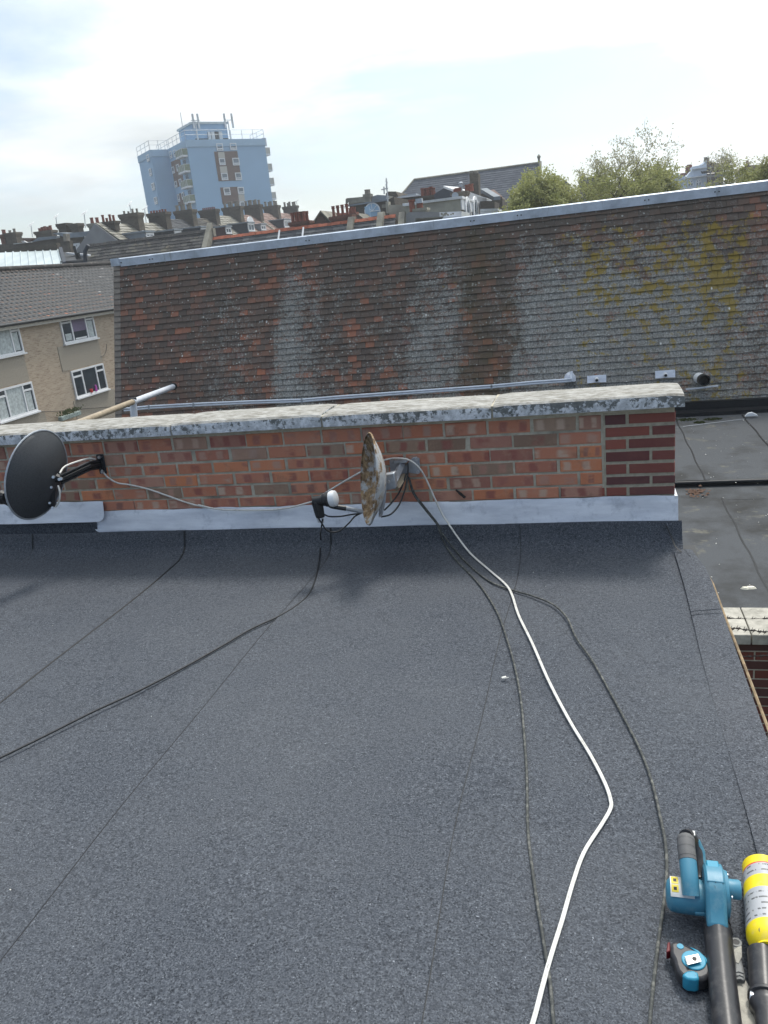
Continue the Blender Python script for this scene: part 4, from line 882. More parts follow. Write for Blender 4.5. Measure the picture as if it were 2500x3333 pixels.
tag(b.build('dead_leaves', M['leafbrown']), 'small clump of brown dead leaves by the step of the lower roof', 'leaves', kind='stuff')
p = hz(*Z7(1510, 568), LR + .09); tag(MB().prism([(p.x-.09, p.y, p.z), (p.x-.05, p.y, p.z+.05), (p.x+.01, p.y, p.z+.06), (p.x+.08, p.y, p.z+.02), (p.x+.09, p.y, p.z)], (0, .05, 0)).build('plastic_scrap', M['white'], None, bevel=.006), 'white plastic scrap lying at the foot of the tiled slope', 'scrap')
Z8 = zoomer(2100, 1700, 2.95)
for (x, y), (w, d), lb_ in (((960, 637), (.034, .022), 'round white pebble on the lower grey roof'), ((1013, 632), (.050, .026), 'cream shell fragment beside the white pebble on the lower roof')):
    p = hz(*Z8(x, y), LR + .014); b = MB(); vs = []; nn_ = 10
    for i in range(nn_): a = 6.283*i/nn_; vs.append((p.x + math.cos(a)*w*random.uniform(.8, 1.1), p.y + math.sin(a)*d*random.uniform(.8, 1.1), p.z))
    vs += [(v[0]*.6 + p.x*.4, v[1]*.6 + p.y*.4, p.z + .014) for v in vs]
    b.add(vs, [(i, (i+1) % nn_, nn_ + (i+1) % nn_, nn_ + i) for i in range(nn_)] + [tuple(range(nn_, 2*nn_))]); tag(b.build('pebble' if 'pebble' in lb_ else 'shell_fragment', M['shell'], None, smooth=50), lb_, 'pebble' if 'pebble' in lb_ else 'shell')
b = MB()
for i in range(70):
    x, y = random.uniform(.7, 2.2), random.uniform(6.3, 12.5); s_ = random.uniform(.004, .010); z_ = LR + .014 if y < ymid0 - .25 else LR + .066
    b.add([(x + random.uniform(-1, 1)*s_, y + random.uniform(-1, 1)*s_*1.5, z_ + random.uniform(0, 1)*s_) for _ in range(5)], [(0, 1, 2), (0, 2, 3), (3, 4, 0), (1, 4, 2)])
tag(b.build('grit', M['debris']), 'white grit scattered over the lower grey roof', 'grit', kind='stuff')
# alley wall of the neighbour with concrete coping and barbed wire
aw = thing('alley_wall', 'shadowed red brick alley wall with concrete coping below the barbed wire', 'wall', (1.5, ly0, GROUND_Z))
cz0, cz1 = ly0 - .01, hz(2400, 2066, LR + .03).y
xs_ = [-.6, hz(*Z8(945, 890), LR + .03).x, hz(*Z8(945, 890), LR + .03).x + .9, 3.2, 4.2, 5.2]
for i in range(len(xs_)-1):
    MB().box((xs_[i] + .004, cz1, LR - .05), (xs_[i+1] - .004, cz0 + .02, LR + .03)).build('coping_stone', M['concrete'], aw, bevel=.006)
MB().box((-.5, cz1 + .05, GROUND_Z), (5.1, cz0 + .3, LR - .0505)).build('wall_core', M['mortar'], aw)
zc = LR - .055
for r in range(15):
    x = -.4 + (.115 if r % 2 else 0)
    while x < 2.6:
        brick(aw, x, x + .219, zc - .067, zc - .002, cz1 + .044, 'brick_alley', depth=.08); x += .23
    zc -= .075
def barbed(label, pts):
    P = smoothpath(pts, 6); t = thing('barbed_wire', label, 'barbed wire', P[0])
    Pb = [p + Vector((0, .004*math.sin(i*1.3), .004*math.cos(i*1.3))) for i, p in enumerate(P)]; b = MB(); b.tube(P, .0035, 5); b.tube(Pb, .003, 5); b.build('strand', M['wire'], t)
    for i in range(3, len(P) - 1, 5):
        b = MB()
        for a in (.4, 1.7, 2.9, 4.4): b.tube([P[i] + Vector((.012*math.cos(a+2), 0, 0)), P[i] + Vector((.022*math.cos(a), .010*math.sin(a*2), .026*math.sin(a)))], [.0035, .001], 4)
        b.tube([P[i] - Vector((.012, 0, 0)), P[i] + Vector((.012, 0, 0))], .007, 5); b.build('barb', M['wire'], t)
def bw(pts, Y): return [hy(*Z8(x, y), Y) for x, y in pts]
barbed('upper barbed wire strand stretched over the concrete coping', bw(((700, 912), (768, 917), (880, 925), (1040, 930), (1180, 925), (1350, 930)), cz0 - .18))
barbed('kinked lower barbed wire strand crossing the front of the concrete coping', bw(((760, 1030), (815, 1025), (880, 1018), (960, 1032), (1050, 1040), (1120, 1052), (1180, 1050), (1330, 1045)), cz1 - .04))
barbed('barbed wire strand in front of the shadowed alley bricks', bw(((880, 1292), (950, 1290), (1100, 1283), (1180, 1280), (1330, 1275)), cz1 - .06))
# ================================================================== tiled mansard roof behind
mans = thing('mansard_roof', 'steep brown clay-tiled mansard roof with lichen streaks and metal ridge capping', 'roof', (-3, 13.3, -1.1))
MB0, MT0 = Vector((-8.71, 13.30, -1.13)), Vector((-8.71, 14.40, 2.00)); Vm = (MT0 - MB0); LV = Vm.length; Vm.normalize(); Um = Vector((1, 0, 0)); Nm = Um.cross(Vm)
if Nm.y > 0: Nm = -Nm
b = MB(); b.prism([(-8.70, 13.315, -1.35), (-8.70, 13.315, -1.13), (-8.70, 14.41, 2.0), (-8.70, 22, 2.0), (-8.70, 22, GROUND_Z), (-8.70, 13.6, GROUND_Z), (-8.70, 13.6, -1.35)], (15, 0, 0)); b.build('roof_core', M['bitumen'], mans)
tile_field(mans, MB0, Um, Vm, 13.5, LV, .165, LV/30, .011, .016, M['tile'], 'roof_tile', indiv=300)
# corner tiles down the left verge
cu = tile_unit(.13, LV/30, .012, .016, M['corner_tile'], 'corner_tile'); Uc = Vector((.97, .24, 0)).normalized(); g_ = LV/30
for r in range(30):
    p = MB0 + Vm*(r*g_ + random.uniform(-.003, .003)) + Uc*(-.062) + Nm*.004; Nc = Uc.cross(Vm).normalized()
    o = bpy.data.objects.new('corner_tile', cu[random.randrange(28)]); col.objects.link(o)
    o.matrix_local = Matrix.Translation(p) @ Matrix(((Uc.x, Vm.x, Nc.x), (Uc.y, Vm.y, Nc.y), (Uc.z, Vm.z, Nc.z))).to_4x4(); attach(o, mans)
# ridge capping in lengths
Zr = zoomer(340, 820, 5.53)
rj = [hy(x, y, 14.36).x for x, y in ((391, 850), (493, 838), (1003, 785), (1538, 720), (1691, 705), (2105, 655), (2333, 633))] + [3.4, 5.2]
for i in range(len(rj) - 1):
    b = MB(); yo = 14.345 - .004*(i % 2)
    b.prism([(rj[i] + .001, yo, 1.965), (rj[i] + .001, yo - .006, 2.105), (rj[i] + .001, yo + .02, 2.122), (rj[i] + .001, yo + .45, 2.125), (rj[i] + .001, yo + .45, 2.09), (rj[i] + .001, yo + .015, 2.04)], (rj[i+1] - rj[i] - .002, 0, 0)); o = b.build('ridge_cap', M['ridge_metal'], mans)
    for dx in (.03, -.03):
        if rj[i] + dx > rj[0]: MB().cyl((rj[i] + dx, yo - .002, 2.035), (rj[i] + dx, yo - .016, 2.035), .011, n=8).build('rivet', M['sticker_k'], o)
MB().obox((rj[0] - .21, 14.36, 1.985), (.21, -.03, 0), (0, .5, 0), (0, 0, .14)).build('ridge_end_cap', M['ridge_metal'], mans)
# pale conduits along the foot of the slope
Zp = zoomer(350, 1200, 2.212); Zq = zoomer(1600, 1150, 2.212)
for off, lb_ in ((0, 'upper pale plastic conduit clipped along the foot of the tiled slope'), (15, 'lower pale plastic conduit clipped along the foot of the tiled slope')):
    t = thing('conduit', lb_, 'pipe', (-5, 13.2, -.8))
    P = [hy(*Zp(x, y + off), 13.27) for x, y in ((105 + off, 288), (300, 270), (620, 252), (1000, 235), (1400, 222), (1659, 200))] + [hy(*Zq(x, y + off), 13.30) for x, y in ((0, 232), (295, 205), (540, 188))]
    e = hy(*Zq(562 + (0 if off else 0) + off*.5, 186 + off), 13.30); P.append(e)
    MB().tube(P, .017, 8).build('pipe', M['pvc'], t, smooth=50)
    MB().tube([e + Vector((-.03, 0, 0)), e + Vector((.03, 0, .0)), e + Vector((.02, .06, .09 + off*.004))], .019, 8).build('elbow', M['pvc'], t, smooth=50)
    for q in (1, 2, 4, 6):
        MB().obox(P[q] + Vector((-.015, -.022, -.024)), (.03, 0, 0), (0, .044, 0), (0, 0, .048)).build('pipe_clip', M['steel'], t)
p = hy(*Zq(563, 165), 13.38); bt_ = MB(); bt_.lathe(p + Vector((.0, .03, -.09)), (0, .05, 1), [(0, .10), (.08, .095), (.13, .06), (.15, .03)], 14); tag(bt_.build('lead_boot', M['lead'], None, smooth=50), 'domed lead boot where the conduits enter the tiled roof', 'flashing')
for q, lb_ in (((757, 188), 'lead flashing plate with short pipe stub near the conduit elbow'), ((1252, 153), 'lead flashing plate with pipe stub above the parapet coping')):
    t = thing('pipe_flashing', lb_, 'flashing', hy(*Zq(*q), 13.36)); p = hy(*Zq(*q), 13.345)
    MB().obox(p + Vector((-.15, .02, -.055)) , (.30, 0, 0), Vm*.12, -Nm*.004).build('lead_plate', M['lead'], t)
    MB().lathe(p + Vector((0, .03, 0)), (-.02, -1, -.05), [(0, .033), (.08, .032), (.095, .03)], 14).build('pipe_stub', M['white'], t, smooth=35); MB().lathe(p + Vector((0, -.067, -.004)), (-.02, -1, -.05), [(0, .022), (.002, .022)], 12).build('pipe_bore', M['sticker_k'], t)
p = hy(*Zq(1500, 180), 13.33); q2 = hy(*Zq(1528, 192), 13.08); vt = thing('vent_pipe', 'white and black flue stub sticking out of the lichened tiles', 'vent pipe', p); ax = (q2 - p).normalized()
MB().lathe(p - ax*.08, ax, [(0, .083), (.25, .081)], 18).build('white_sleeve', M['white'], vt, smooth=35); MB().lathe(p + ax*.17, ax, [(0, .086), (.14, .086), (.14, .07), (.03, .07)], 18).build('black_terminal', M['black'], vt, smooth=35)
MB().obox(hy(*Zq(1400, 266), 13.28), (.47, 0, .027), (0, .03, 0), (0, 0, .022)).build('lead_strip', M['lead'], vt)
# slanting waste pipe with its post behind the parapet
Zh = zoomer(0, 820, 2.765)
wpx = thing('waste_pipe', 'slanting grey and brown plastic pipe on a post behind the parapet', 'pipe', (-6.5, 10.8, -2))
A_, B_, C_ = hy(*Zh(1560, 1212), 13.42), hy(*Zh(1195, 1350), 11.2), hy(*Zh(820, 1495), 9.6)
MB().tube([A_, B_], .050, 12).build('grey_length', M['pvc'], wpx, smooth=50); MB().tube([B_ + (B_-A_)*.01, C_, C_ + (C_ - B_)*.5], .046, 12).build('brown_length', M['pvc_old'], wpx, smooth=50)
MB().lathe(A_ - (B_-A_).normalized()*.02, (B_ - A_), [(0, .07), (.05, .066)], 14).build('collar', M['black'], wpx, smooth=35)
pt, pb = hy(*Zh(1197, 1335), 11.25), hy(*Zh(1205, 1450), 11.25)
MB().tube([pt, pb, pb + (pb - pt)*1.2], .055, 12).build('post', M['pvc'], wpx, smooth=50); MB().lathe(pt, (0, 0, 1), [(0, .058), (.035, .058)], 14).build('post_cap', M['black'], wpx, smooth=35)
# ================================================================== buff brick house on the left
HX = -23.8
hs = thing('buff_brick_house', 'two-storey buff brick flats with grey concrete tiled roof left of the mansard', 'house', (HX - 4, 33, GROUND_Z))
def fh(x, y): return hx(*Zh(x, y), HX)
ev = fh(500, 590); ez = (fh(0, 672).z + fh(1020, 500).z)/2; y0h, y1h = fh(0, 900).y - 6, fh(1020, 600).y + 9
MB().box((HX - 8, y0h, GROUND_Z), (HX, y1h, ez)).build('wall', M['buff'], hs)
rp_ = [(fh(0, 165), fh(1030, 100))]
# roof slope facing +X: ridge height from the photo, 30 degree pitch
def ridge_hit(px, py):    # plane through the eaves rising away from +X
    n_ = Vector((math.sin(math.radians(27)), 0, math.cos(math.radians(27)))); return hp(px, py, Vector((HX + .35, 30, ez + .05)), n_)
rA, rB = ridge_hit(*Zh(100, 160)), ridge_hit(*Zh(900, 108)); rz = (rA.z + rB.z)/2
dxr = (rz - ez - .05)/math.tan(math.radians(27)); rx = HX + .35 - dxr
b = MB(); b.prism([(HX + .30, y0h - .2, ez), (rx, y0h - .2, rz - .05), (rx - dxr, y0h - .2, ez), ], (0, y1h - y0h + .4, 0)); b.build('roof_core', M['bitumen'], hs)
Vh = Vector((rx - HX - .35, 0, rz - ez - .05)); Lh = Vh.length
yt0 = max(y0h, fh(0, 600).y - 2.5)
tile_field(hs, (HX + .35, yt0, ez + .05), (0, 1, 0), Vh, y1h - yt0, Lh, .33, Lh/max(1, round(Lh/.34)), .045, .075, M['conc_tile'], 'roof_tile', indiv=300)
MB().tube([(rx, yt0, rz + .02), (rx, y1h, rz + .02)], .13, 8).build('ridge', M['conc_tile'], hs, smooth=50)
MB().box((HX - .05, y0h, ez - .22), (HX + .28, y1h, ez - .02)).build('soffit_board', M['cream_panel'], hs); MB().tube([(HX + .38, y0h, ez - .02), (HX + .38, y1h, ez - .02)], .07, 8).build('gutter', M['black'], hs, smooth=50)
def hrect(xa, xb, yt, yb):     # zoom-pixel rect on the facade -> y0,y1,z0,z1
    a, b_ = fh(xa, (yt+yb)/2), fh(xb, (yt+yb)/2); cz_ = (xa+xb)/2; return a.y, b_.y, fh(cz_, yb).z, fh(cz_, yt).z
def hwin(xa, xb, ztp, zbt, vs_, hs_, cur=None):
    ya, yb_ = fh(*xa).y, fh(*xb).y; z1_, z0_ = ztp, zbt
    window(hs, (HX + .0, ya, z0_), (0, 1, 0), (1, 0, 0), yb_ - ya, z1_ - z0_, .085, vs_, hs_, sill=.12, depth=.07, curtain=cur)
zu1, zu0 = (fh(550, 582).z + fh(790, 548).z)/2, (fh(570, 832).z + fh(860, 772).z)/2; zl1, zl0 = (fh(650, 1066).z + fh(900, 1008).z)/2, (fh(685, 1318).z + fh(965, 1232).z)/2
LAY = ([(.30, 0, 1), (.74, 0, 1)], [(.76, 0, .30), (.76, .74, 1)])
hwin((545, 700), (845, 660), zu1, zu0, *LAY, cur=[(.31, .73, .38, .93, 'purple'), (.08, .26, .1, .35, 'net'), (.78, .94, .08, .70, 'net'), (.36, .70, .08, .14, 'white')])
hwin((655, 1190), (945, 1130), zl1, zl0, *LAY)
hwin((-150, 800), (182, 780), zu1 + .02, zu0, *LAY, cur=[(.34, .72, .07, .93, 'net'), (.78, .93, .10, .70, 'net')])
hwin((-60, 1345), (305, 1300), zl1, zl0, *LAY, cur=[(.33, .72, .07, .93, 'net'), (.06, .26, .07, .72, 'net'), (.78, .93, .08, .70, 'net')])
# pebbledash panels between the windows
for xa, xb in (((500, 800), (875, 760)), ((-170, 960), (210, 930))):
    ya, yb_ = fh(*xa).y, fh(*xb).y
    MB().box((HX + .001, ya, zl1 + .06), (HX + .025, yb_, zu0 - .075)).build('pebbledash_panel', M['pebble'], hs)
    MB().box((HX + .001, ya + .3, zl0 - 2.2), (HX + .025, yb_ + .5, zl0 - .075)).build('pebbledash_panel', M['pebble'], hs)
for a_, z_, mm, w_ in (((808, 1240), zl0 + .09, 'toy_red', .14), ((848, 1215), zl0 + .09, 'toy_pink', .12)):
    y_ = fh(*a_).y; o = MB().lathe((HX + .085, y_, z_ - .02), (0, 0, 1), [(0, w_*.5), (.16, w_*.5), (.30 if mm == 'toy_pink' else .17, w_*.3)], 10).build('window_cup' if mm == 'toy_red' else 'window_bottle', M[mm], None, smooth=40)
    tag(o, 'red cup on the lower window sill of the buff flats' if mm == 'toy_red' else 'pink bottle on the lower window sill of the buff flats', 'cup' if mm == 'toy_red' else 'bottle')
wv = [hx(*Zh(x, y), HX + .06) for x, y in ((330, 1440), (530, 1432), (760, 1412), (1000, 1395))]
tag(MB().tube(smoothpath(wv), .012, 5).build('service_cable', M['black']), 'thin black cable strung across the facade of the buff flats', 'cable')
crk = [hx(*Zh(x, y), HX + .03) for x, y in ((960, 830), (955, 890), (935, 930), (905, 945))]; MB().tube(smoothpath(crk), .012, 4).build('hanging_wire', M['black'], hs)
p = hx(*Zh(625, 1465), HX + .3); ht = thing('hanging_basket', 'green and blue planter hanging low on the facade of the buff flats', 'planter', p)
MB().box((p.x - .1, p.y - .75, p.z - .16), (p.x + .12, p.y + .75, p.z + .05)).build('box', M['flower'], ht, bevel=.03)
b = MB()
for i in range(150): 
    x, y, z = p.x + random.uniform(-.1, .14), p.y + random.gauss(0, .4), p.z + random.uniform(.03, .22); b.add([(x, y, z), (x + .02, y + .08, z + .02), (x, y + .02, z + .09)], [(0, 1, 2)])
b.build('foliage', M['leaf_far'], ht)
# ================================================================== BACKGROUND
hill = MB(); vs = []
for i in range(61):
    x = -420 + i*16
    for y, h in ((240, -9.6), (300, -2 + 2*math.sin(i*.4)), (360, 6 + 3*math.sin(i*.27 + 1)), (460, 11 + 4*math.sin(i*.19)), (600, 10), (900, -9.6)): vs.append((x, y, h))
hill.add(vs, [(i*6+j, (i+1)*6+j, (i+1)*6+j+1, i*6+j+1) for i in range(60) for j in range(5)]); tag(hill.build('hill', M['soil'], None, smooth=80), kind='structure')
def pots(par, x0, x1, y, z, n, r, h, mat, dy=0.0, jitter=.15, style='plain'):
    for i in range(n):
        x = x0 + (x1 - x0)*((i + .5)/n); hh = h*random.uniform(1 - jitter, 1 + jitter*.5)
        prof = [(0, r*.95), (hh*.82, r*.80), (hh*.84, r*.98), (hh, r*.98), (hh, r*.72), (hh*.7, r*.7)] if style == 'plain' else [(0, r), (hh*.1, r*1.05), (hh*.12, r*.84), (hh*.74, r*.80), (hh*.76, r*1.1), (hh*.82, r*1.1), (hh*.84, r*.9), (hh*.94, r*.95), (hh*.95, r*1.12), (hh, r*1.12), (hh, r*.75), (hh*.8, r*.7)]
        MB().lathe((x, y + dy*(i % 2), z), (0, 0, 1), prof, 10).build('chimney_pot', M[mat], par, smooth=40)
def stack(par, x0, x1, y0, y1, z0, z1, mat, name='chimney', corbel=True):
    b = MB(); b.box((x0, y0, z0), (x1, y1, z1))
    if corbel:
        h = min(.22, (z1 - z0)*.2)
        b.box((x0 - .06, y0 - .06, z1 - h*1.6), (x1 + .06, y1 + .06, z1 - h)); b.box((x0 - .11, y0 - .11, z1 - h*.98), (x1 + .11, y1 + .11, z1 + .02))
    return b.build(name, M[mat], par)
def slab(par, name, pts, Y, depth, mat, thick=None): return MB().prism([hy(x, y, Y) for x, y in pts], (0, depth, 0)).build(name, M[mat], par)
# ------------------------------------------------ blue tower block
ZT = zoomer(350, 330, 2.552)
Bd = Vector((math.sin(math.radians(43)), math.cos(math.radians(43)), 0)); Ad = Vector((-Bd.y, Bd.x, 0)); nB = Vector((Bd.y, -Bd.x, 0)); nA = -Bd
C = hy(*ZT(650, 320), 146); TZ = C.z
def atB(x, y, P=None): return hp(*ZT(x, y), P or C, nB)
def atA(x, y, P=None): return hp(*ZT(x, y), P or C, nA)
uB = (atB(1300, 305) - C).dot(Bd); uA = (atA(500, 388) - C).dot(Ad); D = C + Ad*uA
E_ = hp(*ZT(350, 395), D, nB); uE = (D - E_).dot(Bd); Fp = hp(*ZT(253, 460), E_, nA); uF = (Fp - E_).dot(Ad)
tw = thing('tower_block', 'sky-blue rendered tower block with brown panels, balconies and rooftop railings', 'tower block', (C.x, C.y, GROUND_Z))
def zed(p, z): return Vector((p.x, p.y, z))
Hh = TZ - GROUND_Z - 5
z0t = GROUND_Z
MB().obox(zed(C, z0t), Bd*uB, Ad*(uA + 6), Vector((0, 0, TZ - z0t - 1.2))).build('main_wing', M['blue'], tw)
MB().obox(zed(E_, z0t), Bd*(uE + 4), Ad*uF, Vector((0, 0, TZ - z0t - 1.2 - .01))).build('left_wing', M['blue'], tw)
MB().obox(zed(C, TZ - 1.2) - Bd*.12 - Ad*.12, Bd*(uB + .24), Ad*(uA + 6.2), Vector((0, 0, 1.2))).build('parapet_band', M['blue_pale'], tw)
MB().obox(zed(E_, TZ - 1.2) - Bd*.12 - Ad*.12, Bd*(uE + 4), Ad*(uF + .24), Vector((0, 0, 1.19))).build('parapet_band', M['blue_pale'], tw)
def brect(x0, x1, y0, y1): xm, ym = (x0+x1)/2, (y0+y1)/2; return (atB(x0, ym) - C).dot(Bd), (atB(x1, ym) - C).dot(Bd), atB(xm, y1).z, atB(xm, y0).z
def bpanel(name, x0, x1, y0, y1, mat, t=.08):
    u0, u1, za, zb_ = brect(x0, x1, y0, y1); return MB().obox(zed(C, za) + Bd*u0, Bd*(u1-u0), nB*t, Vector((0, 0, zb_-za))).build(name, M[mat], tw)
def bwin(x0, x1, y0, y1, **k):
    u0, u1, za, zb_ = brect(x0, x1, y0, y1); window(tw, zed(C, za) + Bd*u0 + nB*.081, Bd, nB, u1-u0, zb_-za, .16, hs=[(.28, 0, 1)], glass='glass_far', depth=.1, **k)
bpanel('cladding_panel', 903, 1095, 415, 660, 'brown_panel'); bpanel('cladding_panel', 945, 1092, 712, 850, 'brown_panel')
for q in ((918, 972, 422, 470), (934, 992, 540, 592), (1088, 1138, 772, 830)): bpanel('cladding_panel', *q, 'cream_panel', .10)
for q in ((903, 957, 350, 410), (1016, 1070, 347, 405), (926, 976, 472, 530), (1037, 1094, 470, 532), (944, 998, 594, 655), (1060, 1112, 592, 655), (964, 1018, 716, 780), (1080, 1132, 712, 770), (1098, 1140, 832, 890)): bwin(*q)
def arect(x0, x1, y0, y1, P): xm, ym = (x0+x1)/2, (y0+y1)/2; return (atA(x0, ym, P) - P).dot(Ad), (atA(x1, ym, P) - P).dot(Ad), atA(xm, y1, P).z, atA(xm, y0, P).z
def apanel(name, x0, x1, y0, y1, mat, P, t=.08):
    u0, u1, za, zb_ = arect(x0, x1, y0, y1, P); a, b_ = sorted((u0, u1)); return MB().obox(zed(P, za) + Ad*a, Ad*(b_-a), nA*t, Vector((0, 0, zb_-za))).build(name, M[mat], tw)
def awin(x0, x1, y0, y1, P):
    u0, u1, za, zb_ = arect(x0, x1, y0, y1, P); a, b_ = sorted((u0, u1)); window(tw, zed(P, za) + Ad*a + nA*.081, Ad, nA, b_-a, zb_-za, .16, hs=[(.28, 0, 1)], glass='glass_far', depth=.1)
apanel('cladding_panel', 545, 622, 478, 712, 'brown_panel', C); apanel('cladding_panel', 584, 645, 760, 860, 'brown_panel', C)
for q in ((520, 540, 412, 475), (554, 574, 400, 462), (541, 560, 540, 600), (578, 600, 520, 580), (563, 582, 662, 715), (600, 620, 642, 700), (588, 604, 770, 835), (622, 640, 755, 815)): awin(*q, C)
for q in ((330, 352, 440, 500), (352, 370, 555, 620), (373, 396, 675, 740), (394, 418, 792, 855)): awin(*q, E_)
for yb, yt, xl, xr2 in ((460, 405, 575, 652), (585, 535, 598, 678), (708, 660, 622, 700), (832, 785, 643, 722)):
    P0 = atA(xl, yb); zf_ = atA((xl+xr2)/2, yb + 12).z; ua = (P0 - C).dot(Ad)*.62
    bal = MB().obox(zed(C, zf_ - .25) + Ad*.1 + nA*.05 , Ad*(ua*.95), nA*1.08, Vector((0, 0, .3))).build('balcony', M['white_far'], tw)
    b = MB(); hR = 1.05; base_ = zed(C, zf_ + .05) + Ad*.1
    b.obox(base_ + nA*1.0, Ad*(ua*.95), nA*.06, Vector((0, 0, hR))); b.obox(base_, nA*1.0, Ad*.06, Vector((0, 0, hR))); b.build('balcony_panel', M['balcony_green'], bal)
    b = MB(); b.obox(base_ + nA*.98 + Vector((0, 0, hR)), Ad*(ua*.95), nA*.1, Vector((0, 0, .08))); b.obox(base_ + Vector((0, 0, hR)), nA*.98, Ad*.1, Vector((0, 0, .08)))
    for t_ in (0, .25, .5, .75, 1): b.obox(base_ + nA*1.02 + Ad*(ua*.93*t_), Ad*.08, nA*.08, Vector((0, 0, hR)))
    b.build('handrail', M['rail'], bal)
    MB().obox(zed(C, zf_ + .1) + Ad*(ua*.45) + nA*.02, Ad*(ua*.4), nA*.06, Vector((0, 0, 2.0))).build('balcony_door', M['glass_far'], bal)
for y in (425, 560, 680, 800):
    zf_ = hp(*ZT(1345, y), C + Bd*uB, nB).z; P0 = zed(C, zf_) + Bd*(uB + .02) + Ad*1.2; Lb = 1.5
    bal = MB().obox(P0 - Vector((0, 0, .3)), Bd*Lb, Ad*3.2, Vector((0, 0, .3))).build('balcony', M['white_far'], tw)
    b = MB(); b.obox(P0 + Ad*.0, Bd*Lb, Ad*.06, Vector((0, 0, 1.1))); b.obox(P0 + Bd*(Lb-.06), Bd*.06, Ad*3.2, Vector((0, 0, 1.1))); b.build('balcony_panel', M['cream_panel'], bal)
    if y < 500: MB().obox(P0 + Vector((0, 0, 1.3)) + Bd*.1, Bd*(Lb*.6), Ad*.06, Vector((0, 0, 1.5))).build('windbreak', M['rail'], bal)
# plant room, railings, antennas
pr0 = C + Bd*(uB*.20) + Ad*5.0
q0 = hp(*ZT(715, 300), C + Ad*2.2, nB); prU = (hp(*ZT(1005, 300), C + Ad*2.2, nB) - q0).dot(Bd); prz = hp(*ZT(860, 178), C + Ad*2.2, nB).z
dA = abs((hp(*ZT(592, 262), q0, nA) - q0).dot(Ad))
MB().obox(zed(q0, TZ - .5), Bd*prU, Ad*dA, Vector((0, 0, prz - TZ + .3))).build('plant_room', M['blue'], tw)
MB().obox(zed(q0, prz - .2) - Bd*.25 - Ad*.25, Bd*(prU + .5), Ad*(dA + .5), Vector((0, 0, .35))).build('plant_room_roof', M['metal_roof'], tw)
for x0, x1 in ((842, 862), (868, 895), (898, 925), (930, 958)):
    p = hp(*ZT(x0, 300), q0 - Ad*.5, nB); p2 = hp(*ZT(x1, 300), q0 - Ad*.5, nB); MB().obox(zed(p, TZ - .1), p2 - p, Ad*.4, Vector((0, 0, 1.75))).build('equipment_cabinet', M['rail'] if x0 != 898 else M['dark_metal'], tw)
MB().obox(zed(q0, TZ) + Bd*.3 - Ad*.04, Bd*(prU*.95), Ad*.03, Vector((0, 0, .55))).build('vent_grille', M['dark_metal'], tw)
def railing(P, d, L):
    b = MB(); n_ = max(2, int(L/2.2))
    for i in range(n_ + 1): b.tube([zed(P, TZ) + d*(L*i/n_), zed(P, TZ + 1.6) + d*(L*i/n_)], .05, 5)
    for h_ in (.85, 1.6): b.tube([zed(P, TZ + h_), zed(P, TZ + h_) + d*L], .045, 5)
    b.build('railing', M['rail'], tw)
railing(C, Bd, uB); railing(C, Ad, uA + 6); railing(E_, Bd, uE); railing(E_, Ad, uF); railing(C + Bd*uB, Ad, 6)
for q, hgt in (((740, 235), 4.2), ((1010, 230), 5.0)):
    Pm = hp(*ZT(*q), q0 - Ad*.35, nB); zb_ = TZ; mast = MB().tube([zed(Pm, zb_), zed(Pm, Pm.z + 1.4)], .12, 6).build('antenna_mast', M['rail'], tw)
    for dx in (-.75, .75) if hgt > 4.5 else (-.5, .45): MB().obox(zed(Pm, Pm.z + .2) + Bd*dx, Bd*.35, Ad*.2, Vector((0, 0, 2.5))).build('antenna_panel', M['white_far'], mast)
    MB().obox(zed(Pm, Pm.z + 1.5) - Bd*.8, Bd*1.7, Ad*.1, Vector((0, 0, .12))).build('antenna_arm', M['rail'], mast)
Pm = hp(*ZT(628, 235), q0 + Ad*dA*.6, nB); MB().tube([zed(Pm, prz), zed(Pm, prz + 2.6)], .07, 5).build('lightning_rod', M['rail'], tw)
# ------------------------------------------------ hillside terrace with party-wall chimneys
ZA = zoomer(200, 640, 3.95); ZB = zoomer(560, 620, 4.88); ZC = zoomer(860, 620, 3.95)
CH = [(390, 453, 697, 'small'), (481, 544, 694, 'red'), (568, 631, 686, 'grey'), (649, 707, 684, 'tiny'), (724, 787, 675, 'grey'), (794, 851, 669, 'grey2'), (858, 910, 671, 'grey'), (921, 970, 672, 'grey')]
RID = [727, 725, 712, 709, 701, 699, 693, 693]
ROOFM = ['pantile_grey', 'pantile_grey', 'slate', 'slate_old', 'pantile_grey', 'pantile_red', 'pantile_red', 'pantile_red']
HLAB = ['end terraced house with grey rendered gable and patchy pantiled roof', 'terraced house with pale streaked pantile roof and row of red chimney pots', 'terraced house with plain dark slate roof and tall grey pots below the tower', 'terraced house with mossy brown slates and a row of tiny red pots', 'terraced house with pale pantiles and maroon-clad dormer', 'terraced house with pinkish pantiles and arched white dormer', 'terraced house with brown pantiles and small square dormer', 'farthest terraced house with brown-red pantiles and slate-hung dormer']
cen = []
for k, (l, r, t, kind) in enumerate(CH):
    X = -36.0 - .5*k; d = ray((l + r)/2, 700); cen.append((X, X/(d.x/d.y)))
ends = [cen[0][1] - 5.2] + [c[1] for c in cen]
HOUSE = []
